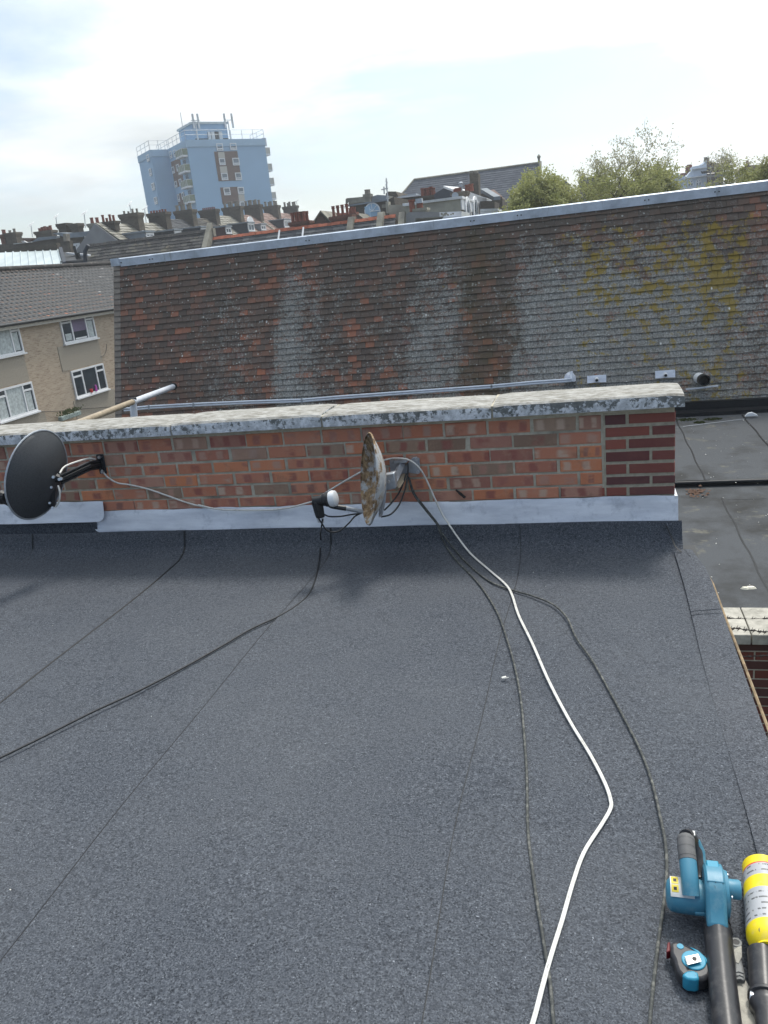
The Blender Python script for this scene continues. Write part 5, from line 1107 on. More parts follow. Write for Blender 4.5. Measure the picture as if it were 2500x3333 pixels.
for k in range(8):
    X, Yc = cen[k]; l, r, t, kind = CH[k]; ya, yb = ends[k], ends[k+1]
    zr_ = hy((l + r)/2 - 20, RID[k], (ya + yb)/2).z; ct = hy((l+r)/2, t, Yc).z
    h = thing('terraced_house', HLAB[k], 'house', (X, ya, GROUND_Z), 'terraced houses below the tower block'); HOUSE.append(h)
    run, drop = 4.6, 3.7
    MB().box((X - run, ya + .05, GROUND_Z), (X + run - .2, yb - .05, zr_ - drop + .1)).build('wall', M['stock'], h)
    b = MB(); b.prism([(X - run, ya + .02, zr_ - drop), (X, ya + .02, zr_ - .08), (X + run, ya + .02, zr_ - drop)], (0, yb - ya - .04, 0)); b.build('roof_core', M['render_grey'] if k == 0 else M['stock_dark'], h)
    Vd = Vector((-run, 0, drop)); tw_, tg_ = (.42, .38) if 'pan' in ROOFM[k] else (.32, .24)
    tile_field(h, (X + run, ya + .1, zr_ - drop), (0, 1, 0), Vd, yb - ya - .25, Vd.length, tw_, tg_, .05, .05, M[ROOFM[k]], 'roof_tile_' + ROOFM[k], stagger='pan' not in ROOFM[k])
    # party parapet along the slope
    b = MB(); b.prism([(X - run, yb - .14, zr_ - drop + .12), (X, yb - .14, zr_ + .25), (X + run, yb - .14, zr_ - drop + .25), (X + run, yb - .14, zr_ - drop - .3), (X, yb - .14, zr_ - .3), (X - run, yb - .14, zr_ - drop - .3)], (0, .3, 0)); b.build('party_parapet', M['lead_far'] if k in (0, 2) else M['stone'], h)
    x0 = hy(l, t + 8, Yc - .45).x; x1 = hy(r - 6, t + 8, Yc - .45).x
    ch = stack(h, x0, x1, Yc - .45, Yc + .45, zr_ - 1.7, ct, 'stock_dark' if k % 2 else 'stock')
    if kind == 'red': pots(ch, x0, x1, Yc, ct, 6, .11, .26, 'pot_red')
    elif kind == 'tiny': pots(ch, x0 + .15, x1 - .15, Yc, ct, 7, .085, .24, 'pot_red')
    elif kind == 'small': pots(ch, x0, x1, Yc, ct, 4, .10, .32, 'pot_grey', jitter=.35)
    else: pots(ch, x0 + .05, x1 - .05, Yc - .18, ct, 5 if kind == 'grey' else 6, .17, .58, 'pot_grey', dy=.3)
MB().prism([(cen[0][0] - 4.62, ends[0] - .06, GROUND_Z), (cen[0][0] + 4.5, ends[0] - .06, GROUND_Z), (cen[0][0] + 4.62, ends[0] - .06, hy(380, 727, ends[0]).z - 3.7), (cen[0][0], ends[0] - .06, hy(380, 727, (ends[0]+ends[1])/2).z - .02), (cen[0][0] - 4.62, ends[0] - .06, hy(380, 727, ends[0]).z - 3.7)], (0, .05, 0)).build('rendered_gable', M['render_grey'], HOUSE[0])
def dormer(k, xl, xr, yt, yb, mat, frame='white', arch=False):
    h = HOUSE[k]; ya, yb_ = ends[k], ends[k+1]; Y0 = ya + (yb_ - ya)*.30; d = ray(xr, (yt+yb)/2); p = hy(xl, (yt+yb)/2, Y0); Xf = p.x; Y1 = min(Xf/(d.x/d.y), yb_ - .5); Y1 = max(Y1, Y0 + .9)
    za, zb_ = hy(xl, yb, Y0).z, hy(xl, yt, Y0).z
    o = MB().box((Xf - 2.9, Y0, za - .5), (Xf, Y1, zb_ + .05)).build('dormer', M[mat], h)
    MB().box((Xf - 3.0, Y0 - .12, zb_ + .052), (Xf + .18, Y1 + .12, zb_ + .17)).build('dormer_roof', M['lead_far'], o)
    w_ = Y1 - Y0; b = MB(); fr = .14
    for y_ in (Y0 + .02, (Y0 + Y1)/2 - .04, Y1 - fr): b.box((Xf + .001, y_, za), (Xf + .08, y_ + (fr if y_ != (Y0+Y1)/2 - .04 else .08), zb_))
    b.box((Xf + .001, Y0 + .02, za - .02), (Xf + .09, Y1, za + fr)); b.box((Xf + .001, Y0 + .02, zb_ - fr), (Xf + .09, Y1, zb_ + .02))
    f_ = b.build('window', M[frame], o); MB().box((Xf - .01, Y0 + .06, za + .02), (Xf + .04, Y1 - .06, zb_ - .02)).build('pane', M['glass_far'], f_)
    if arch:
        b = MB(); n_ = 9; pts = [(Xf + .01, Y0 - .02, zb_ - .05)] + [(Xf + .01, (Y0+Y1)/2 - math.cos(math.pi*i/n_)*(w_*.52), zb_ + math.sin(math.pi*i/n_)*w_*.42) for i in range(n_+1)] + [(Xf + .01, Y1 + .02, zb_ - .05)]
        b.prism(pts, (.1, 0, 0)); b.build('arched_head', M['white'], o)
dormer(0, 472, 499, 758, 774, 'lead_far'); dormer(1, 565, 588, 752, 765, 'slate'); dormer(2, 652, 673, 742, 755, 'black_clad'); dormer(3, 733, 751, 740, 761, 'maroon')
dormer(4, 806, 826, 727, 753, 'black_clad', arch=True); dormer(5, 848, 864, 732, 749, 'lead_far'); dormer(6, 923, 947, 716, 741, 'black_clad')
# ------------------------------------------------ nearer slate-roofed terraces seen from behind (ridge parallel to our wall)
def back_terrace(label, pl, pr, mat, Yr, ridge_mat, name='slate_terrace', run=4.2, drop=4.6, gap=0):
    a, b_ = hy(*pl, Yr), hy(*pr, Yr); zr_ = (a.z + b_.z)/2; t = thing(name, label, 'house', (a.x, Yr - run, GROUND_Z))
    sl0, sl1 = a.z, b_.z
    MB().prism([(a.x, Yr - run + .2, GROUND_Z), (a.x, Yr - run + .2, zr_ - drop), (a.x, Yr, zr_ - .06), (a.x, Yr + run, zr_ - drop), (a.x, Yr + run, GROUND_Z)], (b_.x - a.x, 0, 0)).build('house_body', M['stock_dark'], t)
    V_ = Vector((0, run, drop)); U_ = Vector((b_.x - a.x, 0, 0))
    tile_field(t, (a.x, Yr - run, zr_ - drop), U_, V_, U_.length, V_.length, .40, .26, .02, .03, M[mat], 'slate_' + mat)
    n_ = max(3, int(U_.length/.42)); 
    for i in range(n_):
        x = a.x + U_.x*i/n_; bb = MB(); bb.prism([(x, Yr - .17, zr_ - .06), (x, Yr, zr_ + .13 + random.uniform(-.02, .02)), (x, Yr + .17, zr_ - .06)], (U_.x/n_ - .015, 0, 0)); bb.build('ridge_tile', M[ridge_mat], t)
    return t, a, b_, zr_
YT = 50
t1, a1_, b1_, z1_ = back_terrace('old terrace with mossy dark stone slates and broken ridge left of the metal capping', (291, 797), (676, 757), 'slate_old', YT, 'slate_old')
t2, a2_, b2_, z2_ = back_terrace('slate terrace with red terracotta ridge and two red-potted chimneys', (690, 768), (1290, 716), 'slate', YT, 'terracotta')
MB().prism([hy(672, 745, YT), hy(692, 742, YT), hy(696, 768, YT), hy(670, 762, YT)], (0, .4, 0)).build('party_pier', M['stone'], t2)
b = MB(); X_ = hy(683, 760, YT).x; b.prism([(X_ - .16, YT + .2, z1_ + .5), (X_ - .16, YT - 4.4, z1_ - 4.4), (X_ - .16, YT - 4.4, z1_ - 5.2), (X_ - .16, YT + .2, z1_ - .4)], (.34, 0, 0)); b.build('party_parapet', M['stone'], t2)
for px_, py_ in ((1144, 706), (1240, 690), (1310, 690)):
    X_ = hy(px_, py_, YT).x; zz = hy(px_, py_, YT).z
    b = MB(); b.prism([(X_ - .17, YT + .3, zz), (X_ - .17, YT - .2, zz), (X_ - .17, YT - 3.6, z2_ - 3.6), (X_ - .17, YT - 3.6, z2_ - 4.6), (X_ - .17, YT + .3, z2_ - 1)], (.36, 0, 0)); b.build('party_parapet', M['stone'], t2)
for px_ in (912, 991):
    p = hy(px_, 752, YT); MB().tube([(p.x, YT - .1, z2_ + .02), (p.x + .12, YT - 2.4, z2_ - 2.45)], .06, 6).build('lead_roll', M['white_far'], t2)
def pxstack(par, l, r, top, bot, Y, dy, mat, name='chimney'):
    x0, x1 = hy(l, (top+bot)/2, Y).x, hy(r, (top+bot)/2, Y).x; return stack(par, x0, x1, Y, Y + dy, hy((l+r)/2, bot, Y).z - .4, hy((l+r)/2, top, Y).z, mat, name), x0, x1, hy((l+r)/2, top, Y).z
ch, x0, x1, zt_ = pxstack(t2, 945, 1006, 722, 740, YT + .2, .7, 'red_far'); hP = hy(975, 690, YT + .3).z - zt_
pots(ch, x0 + .02, x1 - .22, YT + .4, zt_ + .02, 4, .125, hP, 'pot_red', jitter=.03, style='f'); pots(ch, x0 + .15, x1 - .08, YT + .72, zt_ + .02, 3, .125, hP*1.02, 'pot_red', jitter=.03, style='f')
ch, x0, x1, zt_ = pxstack(t2, 1077, 1143, 703, 722, YT + .2, .7, 'red_far'); hP = hy(1110, 667, YT + .3).z - zt_
pots(ch, x0 + .0, x1 - .12, YT + .45, zt_ + .02, 4, .11, hP, 'pot_red', jitter=.04, style='f')
# gabled dormer houses just behind the ridge
gb = thing('gabled_dormer', 'timber-boarded gable poking above the terracotta ridge between the red pots', 'house', hy(1040, 730, 55))
slab(gb, 'gable', [(1014, 735), (1043, 693), (1080, 728), (1080, 760), (1014, 760)], 55, .2, 'stock_dark')
for i in range(5):
    y_ = 706 + i*6; w_ = (y_ - 693)*.62; slab(gb, 'board', [(1043 - w_, y_), (1043 + w_*1.1, y_ - 1), (1043 + w_*1.1, y_ + 3), (1043 - w_, y_ + 4)], 54.93, .06, 'pantile_red')
b = MB(); 
for q in ([(1010, 740), (1043, 690)], [(1043, 690), (1084, 731)]): P_, Q_ = hy(*q[0], 54.8), hy(*q[1], 54.8); b.obox(P_, Q_ - P_, (0, 3.5, 0), (0, 0, .1))
b.build('roof', M['stone'], gb)
gb2 = thing('tiled_house', 'orange-ridged house roof behind the right red chimney pots', 'house', hy(1150, 720, 58))
slab(gb2, 'roof', [(1050, 700), (1160, 693), (1195, 720), (1195, 760), (1050, 760)], 58, 3, 'pantile_grey'); slab(gb2, 'ridge', [(1050, 697), (1162, 690), (1164, 696), (1050, 704)], 57.9, .4, 'terracotta')
o_, x0, x1, zt_ = pxstack(gb2, 1136, 1156, 694, 705, 57, .5, 'red_far'); pots(o_, x0, x1, 57.2, zt_, 3, .13, .42, 'pot_red')
# ------------------------------------------------ brown brick building with arched window, behind
bb_ = thing('arched_window_building', 'dark stone building with blue fanlight window and flat lead roof', 'building', hy(1200, 720, 62))
slab(bb_, 'wall', [(1138, 668), (1262, 650), (1282, 640), (1300, 760), (1138, 760)], 62, 9, 'stock_dark'); slab(bb_, 'roof_edge', [(1132, 667), (1262, 648), (1262, 653), (1132, 672)], 61.8, 9.4, 'lead_far')
slab(bb_, 'roof_house', [(1125, 648), (1130, 645), (1185, 640), (1262, 636), (1262, 648), (1125, 665)], 66, 4, 'stone'); slab(bb_, 'lead_roof', [(1202, 643), (1228, 634), (1258, 636), (1256, 650), (1202, 654)], 65, 1, 'lead_far')
o_, x0, x1, zt_ = pxstack(bb_, 1187, 1203, 632, 655, 64, .6, 'stone'); pots(o_, x0, x1, 64.3, zt_, 2, .15, .35, 'pot_grey')
ctr = hy(1213, 688, 61.95); wr = .62
b = MB(); arc = [(ctr.x + math.cos(a_)*wr, 61.93, ctr.z + math.sin(a_)*wr) for a_ in [math.pi*i/12 for i in range(13)]] + [(ctr.x - wr, 61.93, ctr.z - .55), (ctr.x + wr, 61.93, ctr.z - .55)]
aw_ = b.prism(arc, (0, -.06, 0)).build('arched_window', M['white'], bb_); b = MB(); arc2 = [(ctr.x + (p[0]-ctr.x)*.86, 61.85, ctr.z + (p[2]-ctr.z)*.86) for p in arc]; b.prism(arc2, (0, .03, 0)).build('pane', M['blue_pale'], aw_)
b = MB()
for a_ in (45, 90, 135): q = math.radians(a_); b.tube([(ctr.x, 61.83, ctr.z), (ctr.x + math.cos(q)*wr*.86, 61.83, ctr.z + math.sin(q)*wr*.86)], .025, 4)
b.tube([(ctr.x - wr*.86, 61.83, ctr.z), (ctr.x + wr*.86, 61.83, ctr.z)], .03, 4); b.build('glazing_bars', M['white'], aw_)
slab(bb_, 'blue_panel', [(1186, 673), (1201, 672), (1207, 708), (1193, 710)], 61, .1, 'blue_pale'); slab(bb_, 'meter_box', [(1243, 666), (1254, 665), (1254, 676), (1243, 677)], 61.8, .3, 'stone')
slab(bb_, 'balustrade', [(1207, 706), (1236, 700), (1252, 699), (1252, 712), (1207, 716)], 58, .3, 'stone')
dst = thing('stone_wall_building', 'dark rubble-walled flat roofed building beside the aerial mast', 'building', hy(1330, 650, 68))
ZE = zoomer(1240, 540, 4.1475)
slab(dst, 'wall', [ZE(*p) for p in ((65, 370), (100, 345), (200, 345), (240, 420), (545, 395), (730, 420), (730, 560), (65, 560))], 68, 8, 'stock_dark'); slab(dst, 'roof_edge', [ZE(*p) for p in ((185, 425), (470, 388), (548, 390), (548, 402), (190, 440))], 67.8, 8.4, 'white_far'); slab(dst, 'parapet', [ZE(*p) for p in ((190, 415), (470, 372), (475, 386), (190, 424))], 69, 2, 'lead_far')
o_, x0, x1, zt_ = pxstack(dst, ZE(540, 0)[0], ZE(718, 0)[0], ZE(0, 405)[1], ZE(0, 450)[1], 66, .8, 'stock'); pots(o_, x0, x1, 66.4, zt_, 5, .19, .62, 'pot_red', dy=.2)
am = thing('aerial_mast', 'tall thin aerial mast with antenna bars beside the stone building', 'aerial', hy(1262, 690, 56)); p0, p1 = hy(*ZE(105, 640), 56), hy(*ZE(72, 165), 56)
MB().tube([p0, p1], .045, 6).build('mast', M['rail'], am)
for (x0_, y0_), (x1_, y1_) in (((70, 240), (82, 335)), ((5, 320), (95, 300)), ((40, 280), (45, 380)), ((65, 200), (90, 230))): MB().tube([hy(*ZE(x0_, y0_), 56), hy(*ZE(x1_, y1_), 56)], .05, 5).build('antenna_bar', M['rail'], am)
# ------------------------------------------------ cream rendered house with white arched front
rh = thing('rendered_house', 'cream rendered house with white parapet and two arched white windows', 'house', hy(1498, 700, 50)); YB = 50
c1 = hy(*ZE(1072, 440), YB); cl_ = hy(*ZE(320, 530), YB); back = hx(*ZE(1335, 448), c1.x).y
zt_ = c1.z; zb_ = GROUND_Z
MB().box((cl_.x, YB, zb_), (c1.x, back, zt_ - .02)).build('side_wall', M['render'], rh)
MB().box((c1.x + .002, YB + .01, hy(*ZE(1075, 590), YB).z), (c1.x + .06, back, zt_ - .02)).build('white_frieze', M['white_far'], rh); MB().box((c1.x + .002, YB + .01, zb_), (c1.x + .03, back, hy(*ZE(1075, 592), YB).z)).build('brick_front', M['stock'], rh)
MB().box((cl_.x - .1, YB - .12, zt_ - .018), (c1.x + .14, back + .1, zt_ + .12)).build('parapet_coping', M['white_far'], rh)
for xl, xr in ((1132, 1200), (1238, 1305)):
    ya, yb = hx(*ZE(xl, 650), c1.x + .06).y, hx(*ZE(xr, 650), c1.x + .06).y; zt2, zb2 = hx(*ZE((xl+xr)/2, 605), c1.x).z, zt_ - 4.5; w_ = (yb - ya)/2; yc = (ya + yb)/2
    pr_ = [(c1.x + .062, ya, zb2), (c1.x + .062, ya, zt2)] + [(c1.x + .062, yc - math.cos(math.pi*i/8)*w_, zt2 + math.sin(math.pi*i/8)*w_*.7) for i in range(1, 8)] + [(c1.x + .062, yb, zt2), (c1.x + .062, yb, zb2)]
    aw_ = MB().prism(pr_, (.1, 0, 0)).build('arched_window', M['white'], rh); MB().prism([(c1.x + .165, yc + (p[1]-yc)*.62, zt2 + (p[2]-zt2)*(.75 if p[2] > zt2 else 1)) for p in pr_], (.012, 0, 0)).build('pane', M['glass_far'], aw_)
    b = MB(); b.box((c1.x + .178, yc - .04, zb2), (c1.x + .2, yc + .04, zt2 + w_*.5)); b.box((c1.x + .178, ya + w_*.4, zt2 - .9), (c1.x + .205, yb - w_*.4, zt2 - .8)); b.build('glazing_bar', M['white'], aw_)
slab(rh, 'annex_wall', [ZE(*p) for p in ((110, 528), (310, 522), (330, 545), (345, 720), (140, 760), (110, 640))], 51, 5, 'render'); slab(rh, 'annex_coping', [ZE(*p) for p in ((318, 520), (470, 508), (472, 524), (320, 544))], 49.8, 4, 'white_far')
slab(rh, 'cement_pier', [ZE(*p) for p in ((62, 482), (98, 480), (108, 640), (70, 640))], 52, .6, 'render')
ph = thing('cornice_house', 'grey parapet house with moulded cornice and small red pot cluster', 'house', hy(1380, 720, 44)); YC = 44
slab(ph, 'parapet', [ZE(*p) for p in ((340, 655), (375, 625), (470, 618), (790, 622), (795, 690), (790, 900), (345, 900))], YC, 3, 'render_grey')
for i, (y_, pr) in enumerate(((690, .30), (710, .22), (728, .15), (742, .09))): 
    slab(ph, 'cornice', [ZE(465, y_ + 18), ZE(840 - i*12, y_ - 8), ZE(838 - i*12, y_ + 4), ZE(465, y_ + 32)], YC - pr, pr + .01, 'stone')
for i in range(18):
    x_ = 470 + i*14; slab(ph, 'dentil', [ZE(x_, 756 + 3 - i*.9), ZE(x_ + 8, 756 + 2 - i*.9), ZE(x_ + 8, 768 - i*.9), ZE(x_, 769 - i*.9)], YC - .08, .09, 'stone')
slab(ph, 'white_parapet', [ZE(*p) for p in ((790, 628), (1090, 612), (1092, 680), (792, 692))], YC - .03, 3, 'white_far'); slab(ph, 'white_cornice', [ZE(*p) for p in ((840, 692), (1132, 678), (1105, 735), (800, 772))], YC - .3, .32, 'white_far')
for q in ((820, 650, 18), (860, 655, 26), (880, 640, 22), (905, 660, 20), (945, 655, 14), (975, 645, 16), (840, 668, 15)):
    slab(ph, 'stain_patch', [ZE(q[0] + math.cos(a_)*q[2]*random.uniform(.6, 1.2), q[1] + math.sin(a_)*q[2]*random.uniform(.5, .9)) for a_ in [6.283*i/8 for i in range(8)]], YC - .036, .004, 'stone')
o_, x0, x1, zt_ = pxstack(ph, ZE(455, 0)[0], ZE(600, 0)[0], ZE(0, 575)[1], ZE(0, 622)[1], 44.4, .7, 'stone'); hP = hy(*ZE(520, 495), 44.6).z - zt_
pots(o_, x0 + .2, x1 - .3, 44.7, zt_, 3, .17, hP, 'pot_red', jitter=.05); MB().box(((x0+x1)/2 - .22, 44.5, zt_ + hP*.9), ((x0+x1)/2 + .12, 44.8, zt_ + hP*1.65)).build('flue_cowl', M['steel'], o_)
p = hy(*ZE(422, 565), 44.6); MB().lathe((p.x, 44.6, p.z - .4), (0, 0, 1), [(0, .2), (.1, .16), (.7, .15), (.72, .19), (.8, .19)], 10).build('single_pot', M['pot_red'], ph)
# dark gable, chimney cluster, tall stack, white wing
dg = thing('dark_clad_house', 'dark blue clad gable with pale roof edge behind the cream house', 'house', hy(1440, 640, 60))
slab(dg, 'gable', [ZE(*p) for p in ((722, 378), (845, 302), (968, 350), (968, 520), (722, 520))], 60, 7, 'black_clad'); b = MB(); P_, Q_ = hy(*ZE(845, 298), 59.9), hy(*ZE(985, 352), 59.9); b.obox(P_, Q_ - P_, (0, 7, .3), (0, 0, .15)); b.build('roof', M['white_far'], dg)
cc_ = thing('chimney_stack', 'stone chimney stack with four red pots and a steel cowl above the white parapet', 'chimney', hy(1495, 640, 56))
o_, x0, x1, zt_ = pxstack(cc_, ZE(960, 0)[0], ZE(1155, 0)[0], ZE(0, 352)[1], ZE(0, 430)[1], 56, 1.0, 'stock', 'stack'); hP = hy(*ZE(1085, 258), 56.4).z - zt_
pots(o_, x0 + .15, x1 - .5, 56.4, zt_, 3, .19, hP*.62, 'pot_red'); pots(o_, x0 + 1.3, x1 - .1, 56.6, zt_, 2, .2, hP, 'pot_red'); p = hy(*ZE(1077, 225), 56.6); MB().lathe((p.x, 56.6, p.z - .5), (0, 0, 1), [(0, .09), (.4, .09), (.43, .16), (.5, .16), (.54, .06)], 10).build('cowl', M['steel'], o_, smooth=40)
dd_ = hy(*ZE(1000, 405), 55.6); MB().lathe(dd_, (.3, -1, .2), [(0, .03), (.04, .15), (.07, .22)], 14).build('roof_dish', M['lead_far'], cc_, smooth=50)
ts = thing('tall_chimney', 'tall plain brick chimney stack in front of the hall roof', 'chimney', hy(1545, 640, 64)); slab(ts, 'stack', [ZE(*p) for p in ((1195, 105), (1312, 98), (1325, 560), (1205, 560))], 64, 1.2, 'stock'); 
for xx in (1225, 1285): p = hy(*ZE(xx, 95), 64.5); MB().lathe((p.x, 64.5, p.z - .1), (0, 0, 1), [(0, .18), (.25, .16)], 8).build('stub_pot', M['pot_grey'], ts)
ww = thing('white_wing', 'white boarded rear wing with pale roof beside the tall chimney', 'house', hy(1590, 690, 58))
slab(ww, 'roof', [ZE(*p) for p in ((1140, 335), (1200, 352), (1330, 400), (1425, 440), (1425, 560), (1140, 560))], 58, 3, 'white_far'); slab(ww, 'eaves', [ZE(*p) for p in ((1310, 398), (1428, 432), (1428, 442), (1310, 410))], 57.9, 3.2, 'white')
slab(ww, 'side_wall', [ZE(*p) for p in ((1340, 480), (1425, 470), (1535, 480), (1535, 600), (1340, 600))], 57, 3, 'stock_dark')
wf = thing('white_fascia_roof', 'low white fascia boarded extension beside the arched windows', 'building', hy(1600, 690, 49)); 
for i in range(3): slab(wf, 'fascia_board', [ZE(1340, 582 + i*36), ZE(1575 + i*8, 574 + i*34), ZE(1578 + i*8, 604 + i*36), ZE(1340, 614 + i*36)], 49 - i*.06, 3, 'white_far')
rt = thing('brown_tiled_house', 'house with brown-red tiled roof and lead verge right of the tall chimney', 'house', hy(1600, 640, 66)); A_, B_, C_, D_ = hy(*ZE(1395, 362), 69), hy(*ZE(1530, 345), 69), hy(*ZE(1640, 440), 65), hy(*ZE(1520, 470), 65)
MB().prism([hy(*ZE(*p), 69) for p in ((1340, 380), (1395, 362), (1540, 350), (1640, 440), (1640, 600), (1340, 600))], (0, 4, 0)).build('wall', M['stock_dark'], rt)
for i in range(7):
    f0, f1 = i/7, (i + .93)/7; L0, L1 = A_.lerp(D_, f0), A_.lerp(D_, f1); R0_, R1 = B_.lerp(C_, f0), B_.lerp(C_, f1); MB().prism([L0, R0_, R1, L1], (0, -.05, .16 - .02)).build('tile_course', M['pantile_red'], rt)
b = MB(); P_, Q_ = hy(*ZE(1345, 355), 66), hy(*ZE(1525, 465), 64.8); b.obox(P_, Q_ - P_, (.5, 0, 0), (0, 0, .25)); b.build('lead_verge', M['lead_far'], rt)
# ------------------------------------------------ hall with the big slate roof
hl_ = thing('slate_hall', 'large hall with long blue-black slate roof on the skyline', 'hall', hy(1560, 640, 84)); YR = 88
rl, rr = hy(1348, 592, YR), hy(1758, 527, YR); zrr = (rl.z + rr.z)/2; run, drop = 8.0, 6.8
hipx = hy(1316, 636, YR - 2).x - 3.0
b = MB(); b.prism([(rl.x - 5.5, YR - run, zrr - drop - .05), (rr.x, YR - run, zrr - drop - .05), (rr.x, YR, zrr - .05), (rl.x, YR, zrr - .05)], (0, .3, -.25)); b.build('roof_deck', M['bitumen'], hl_)
MB().box((rl.x - 5.2, YR - run + .4, GROUND_Z), (rr.x - .1, YR + run, zrr - drop - .1)).build('walls', M['stock'], hl_)
MB().prism([(rl.x - 5.5, YR + run, zrr - drop), (rr.x, YR + run, zrr - drop), (rr.x, YR, zrr - .06), (rl.x, YR, zrr - .06)], (0, -.3, -.25)).build('rear_slope', M['hall_slate'], hl_)
MB().prism([(rr.x - .06, YR - run, zrr - drop - .3), (rr.x - .06, YR, zrr - .2), (rr.x - .06, YR + run, zrr - drop - .3)], (-.2, 0, 0)).build('gable_wall', M['stock_dark'], hl_)
Vl = Vector((0, run, drop)); Ll = Vl.length; W_ = rr.x - rl.x + 5.5
tile_field(hl_, (rl.x - 5.5, YR - run, zrr - drop), (1, 0, 0), Vl, W_, Ll, .5, .34, .02, .03, M['hall_slate'], 'roof_slate', u_clip=lambda v: (5.5*v/Ll, W_))
MB().tube([(rl.x, YR, zrr + .06), (rr.x + .1, YR, zrr + .06)], .13, 6).build('ridge', M['stone'], hl_, smooth=50); MB().tube([(rl.x - 5.5, YR - run, zrr - drop + .06), (rl.x, YR, zrr + .06)], .10, 6).build('hip', M['stone'], hl_, smooth=50)
MB().tube([(rr.x + .02, YR - run, zrr - drop + .08), (rr.x + .02, YR, zrr + .12)], .16, 6).build('verge', M['stone'], hl_); MB().lathe((rr.x - .1, YR, zrr + .15), (0, 0, 1), [(0, .1), (.3, .12), (.5, .2), (.7, .05)], 8).build('finial', M['stone'], hl_)
# ------------------------------------------------ left skyline
ZL = zoomer(0, 700, 5.027)
mr = thing('metal_roof_shed', 'shed with pale grey-green sheet metal roof behind the buff flats', 'shed', hy(90, 850, 46)); tl, tr, br, bl_ = (0, 615), (950, 575), (1020, 830), (0, 905)
for i in range(9):
    f0, f1 = (i - 1.2)/7.8, (i - .23)/7.8; f1 = min(f1, 1)
    def mid2(a, b_, f): return (a[0] + (b_[0]-a[0])*f, a[1] + (b_[1]-a[1])*f)
    q = [hy(*ZL(*mid2(tl, tr, f0)), 49), hy(*ZL(*mid2(tl, tr, f1)), 49), hy(*ZL(*mid2(bl_, br, f1)), 45), hy(*ZL(*mid2(bl_, br, f0)), 45)]
    s_ = MB().prism(q, (0, .02, -.06)).build('roof_sheet', M['metal_roof'], mr); MB().tube([q[1] + Vector((0, 0, .03)), q[2] + Vector((0, 0, .03))], .045, 5).build('standing_seam', M['metal_roof'], s_)
p0, p1 = hy(*ZL(-300, 640), 49.2), hy(*ZL(945, 575), 49.2); MB().box((p0.x, 49.2, GROUND_Z), (p1.x, 49.6, p1.z + .45)).build('parapet', M['stock_dark'], mr)
P_, Q_ = hy(*ZL(960, 590), 48.9), hy(*ZL(1025, 835), 44.9); MB().obox(P_, Q_ - P_, (.25, 0, 0), (0, .1, .25)).build('verge', M['black_clad'], mr)
MB().box((p0.x, 45.2, GROUND_Z), (p1.x + .3, 49.3, hy(*ZL(1020, 840), 45).z - .15)).build('walls', M['stock_dark'], mr)
lf = thing('felt_lean_to', 'dark felt lean-to roof with black gutter beside the metal shed', 'shed', hy(240, 850, 47)); q = [hy(*ZL(985, 620), 50), hy(*ZL(1120, 600), 50), hy(*ZL(1385, 755), 46), hy(*ZL(1045, 770), 46)]
MB().prism(q, (0, .05, -.15)).build('roof', M['felt_old'], lf); MB().prism([hy(*ZL(*p), 50) for p in ((1160, 615), (1400, 600), (1385, 760), (1300, 745))], (0, .3, 0)).build('rendered_cheek', M['render_grey'], lf); P_, Q_ = hy(*ZL(1020, 800), 45.7), hy(*ZL(1400, 775), 45.7); MB().tube([P_, Q_], .22, 8).build('gutter', M['black'], lf, smooth=50)
MB().obox(hy(*ZL(1080, 640), 48), (1.6, 0, -.28), (0, .3, 0), (0, 0, .10)).build('flashing', M['white_far'], lf)
for xx in (1272, 1318): p = hy(*ZL(xx, 740), 45.9); MB().tube([p, p + Vector((-.05, 0, .85 if xx < 1300 else .45))], .09, 6).build('vent_pipe', M['black'], lf)
dp = hy(*ZL(1390, 600), 45.4); dq = hy(*ZL(1400, 800), 45.4); dt = hy(*ZL(1445, 490), 45.4); MB().tube([dt, dp, dq], .12, 8).build('downpipe', M['black_clad'], t1, smooth=50)
dh = thing('dark_brick_terrace', 'sooty brick terrace wall with two small cream windows on the left skyline', 'house', hy(100, 810, 66))
slab(dh, 'wall', [ZL(*p) for p in ((-200, 520), (0, 480), (220, 470), (510, 440), (620, 385), (925, 350), (935, 640), (-200, 680))], 66, 7, 'stock_dark'); slab(dh, 'lead_edge', [ZL(*p) for p in ((215, 468), (510, 436), (520, 444), (220, 478))], 65.8, 1.0, 'white_far')
slab(dh, 'slate_roof', [ZL(*p) for p in ((520, 440), (625, 365), (920, 342), (925, 385), (700, 410))], 65.7, 3, 'lead_far'); slab(dh, 'rooflight', [ZL(*p) for p in ((340, 425), (385, 420), (440, 450), (390, 455))], 65.5, .2, 'white_far')
slab(dh, 'rear_roof', [ZL(*p) for p in ((270, 375), (540, 375), (480, 440), (250, 450))], 70, 2, 'pantile_red')
for q in ((525, 605, 508, 552), (770, 842, 512, 545)): p, p2 = hy(*ZL(q[0], q[3]), 65.99), hy(*ZL(q[1], q[2]), 65.99); window(dh, (p.x, 65.99, p.z), (1, 0, 0), (0, -1, 0), p2.x - p.x, p2.z - p.z, .12, glass='cream_panel' if q[0] < 600 else 'glass_far', depth=.08)
for l, r, t, b__, n_, mm, hh, st in ((80, 262, 292, 410, 2, 'pot_grey', .36, 'stock'), (578, 842, 262, 350, 5, 'pot_red', .42, 'stock'), (5, 70, 320, 430, 2, 'pot_red', .4, 'red_far')):
    o_, x0, x1, zt_ = pxstack(dh, ZL(l, 0)[0], ZL(r, 0)[0], ZL(0, t)[1], ZL(0, b__)[1], 66.5, .8, st); pots(o_, x0 + .1, x1 - .1, 66.9, zt_, n_, .14, hh, mm, jitter=.3)
sh = thing('sash_window_house', 'brown brick house with tall white sash window and lead roof edge', 'house', hy(260, 800, 62))
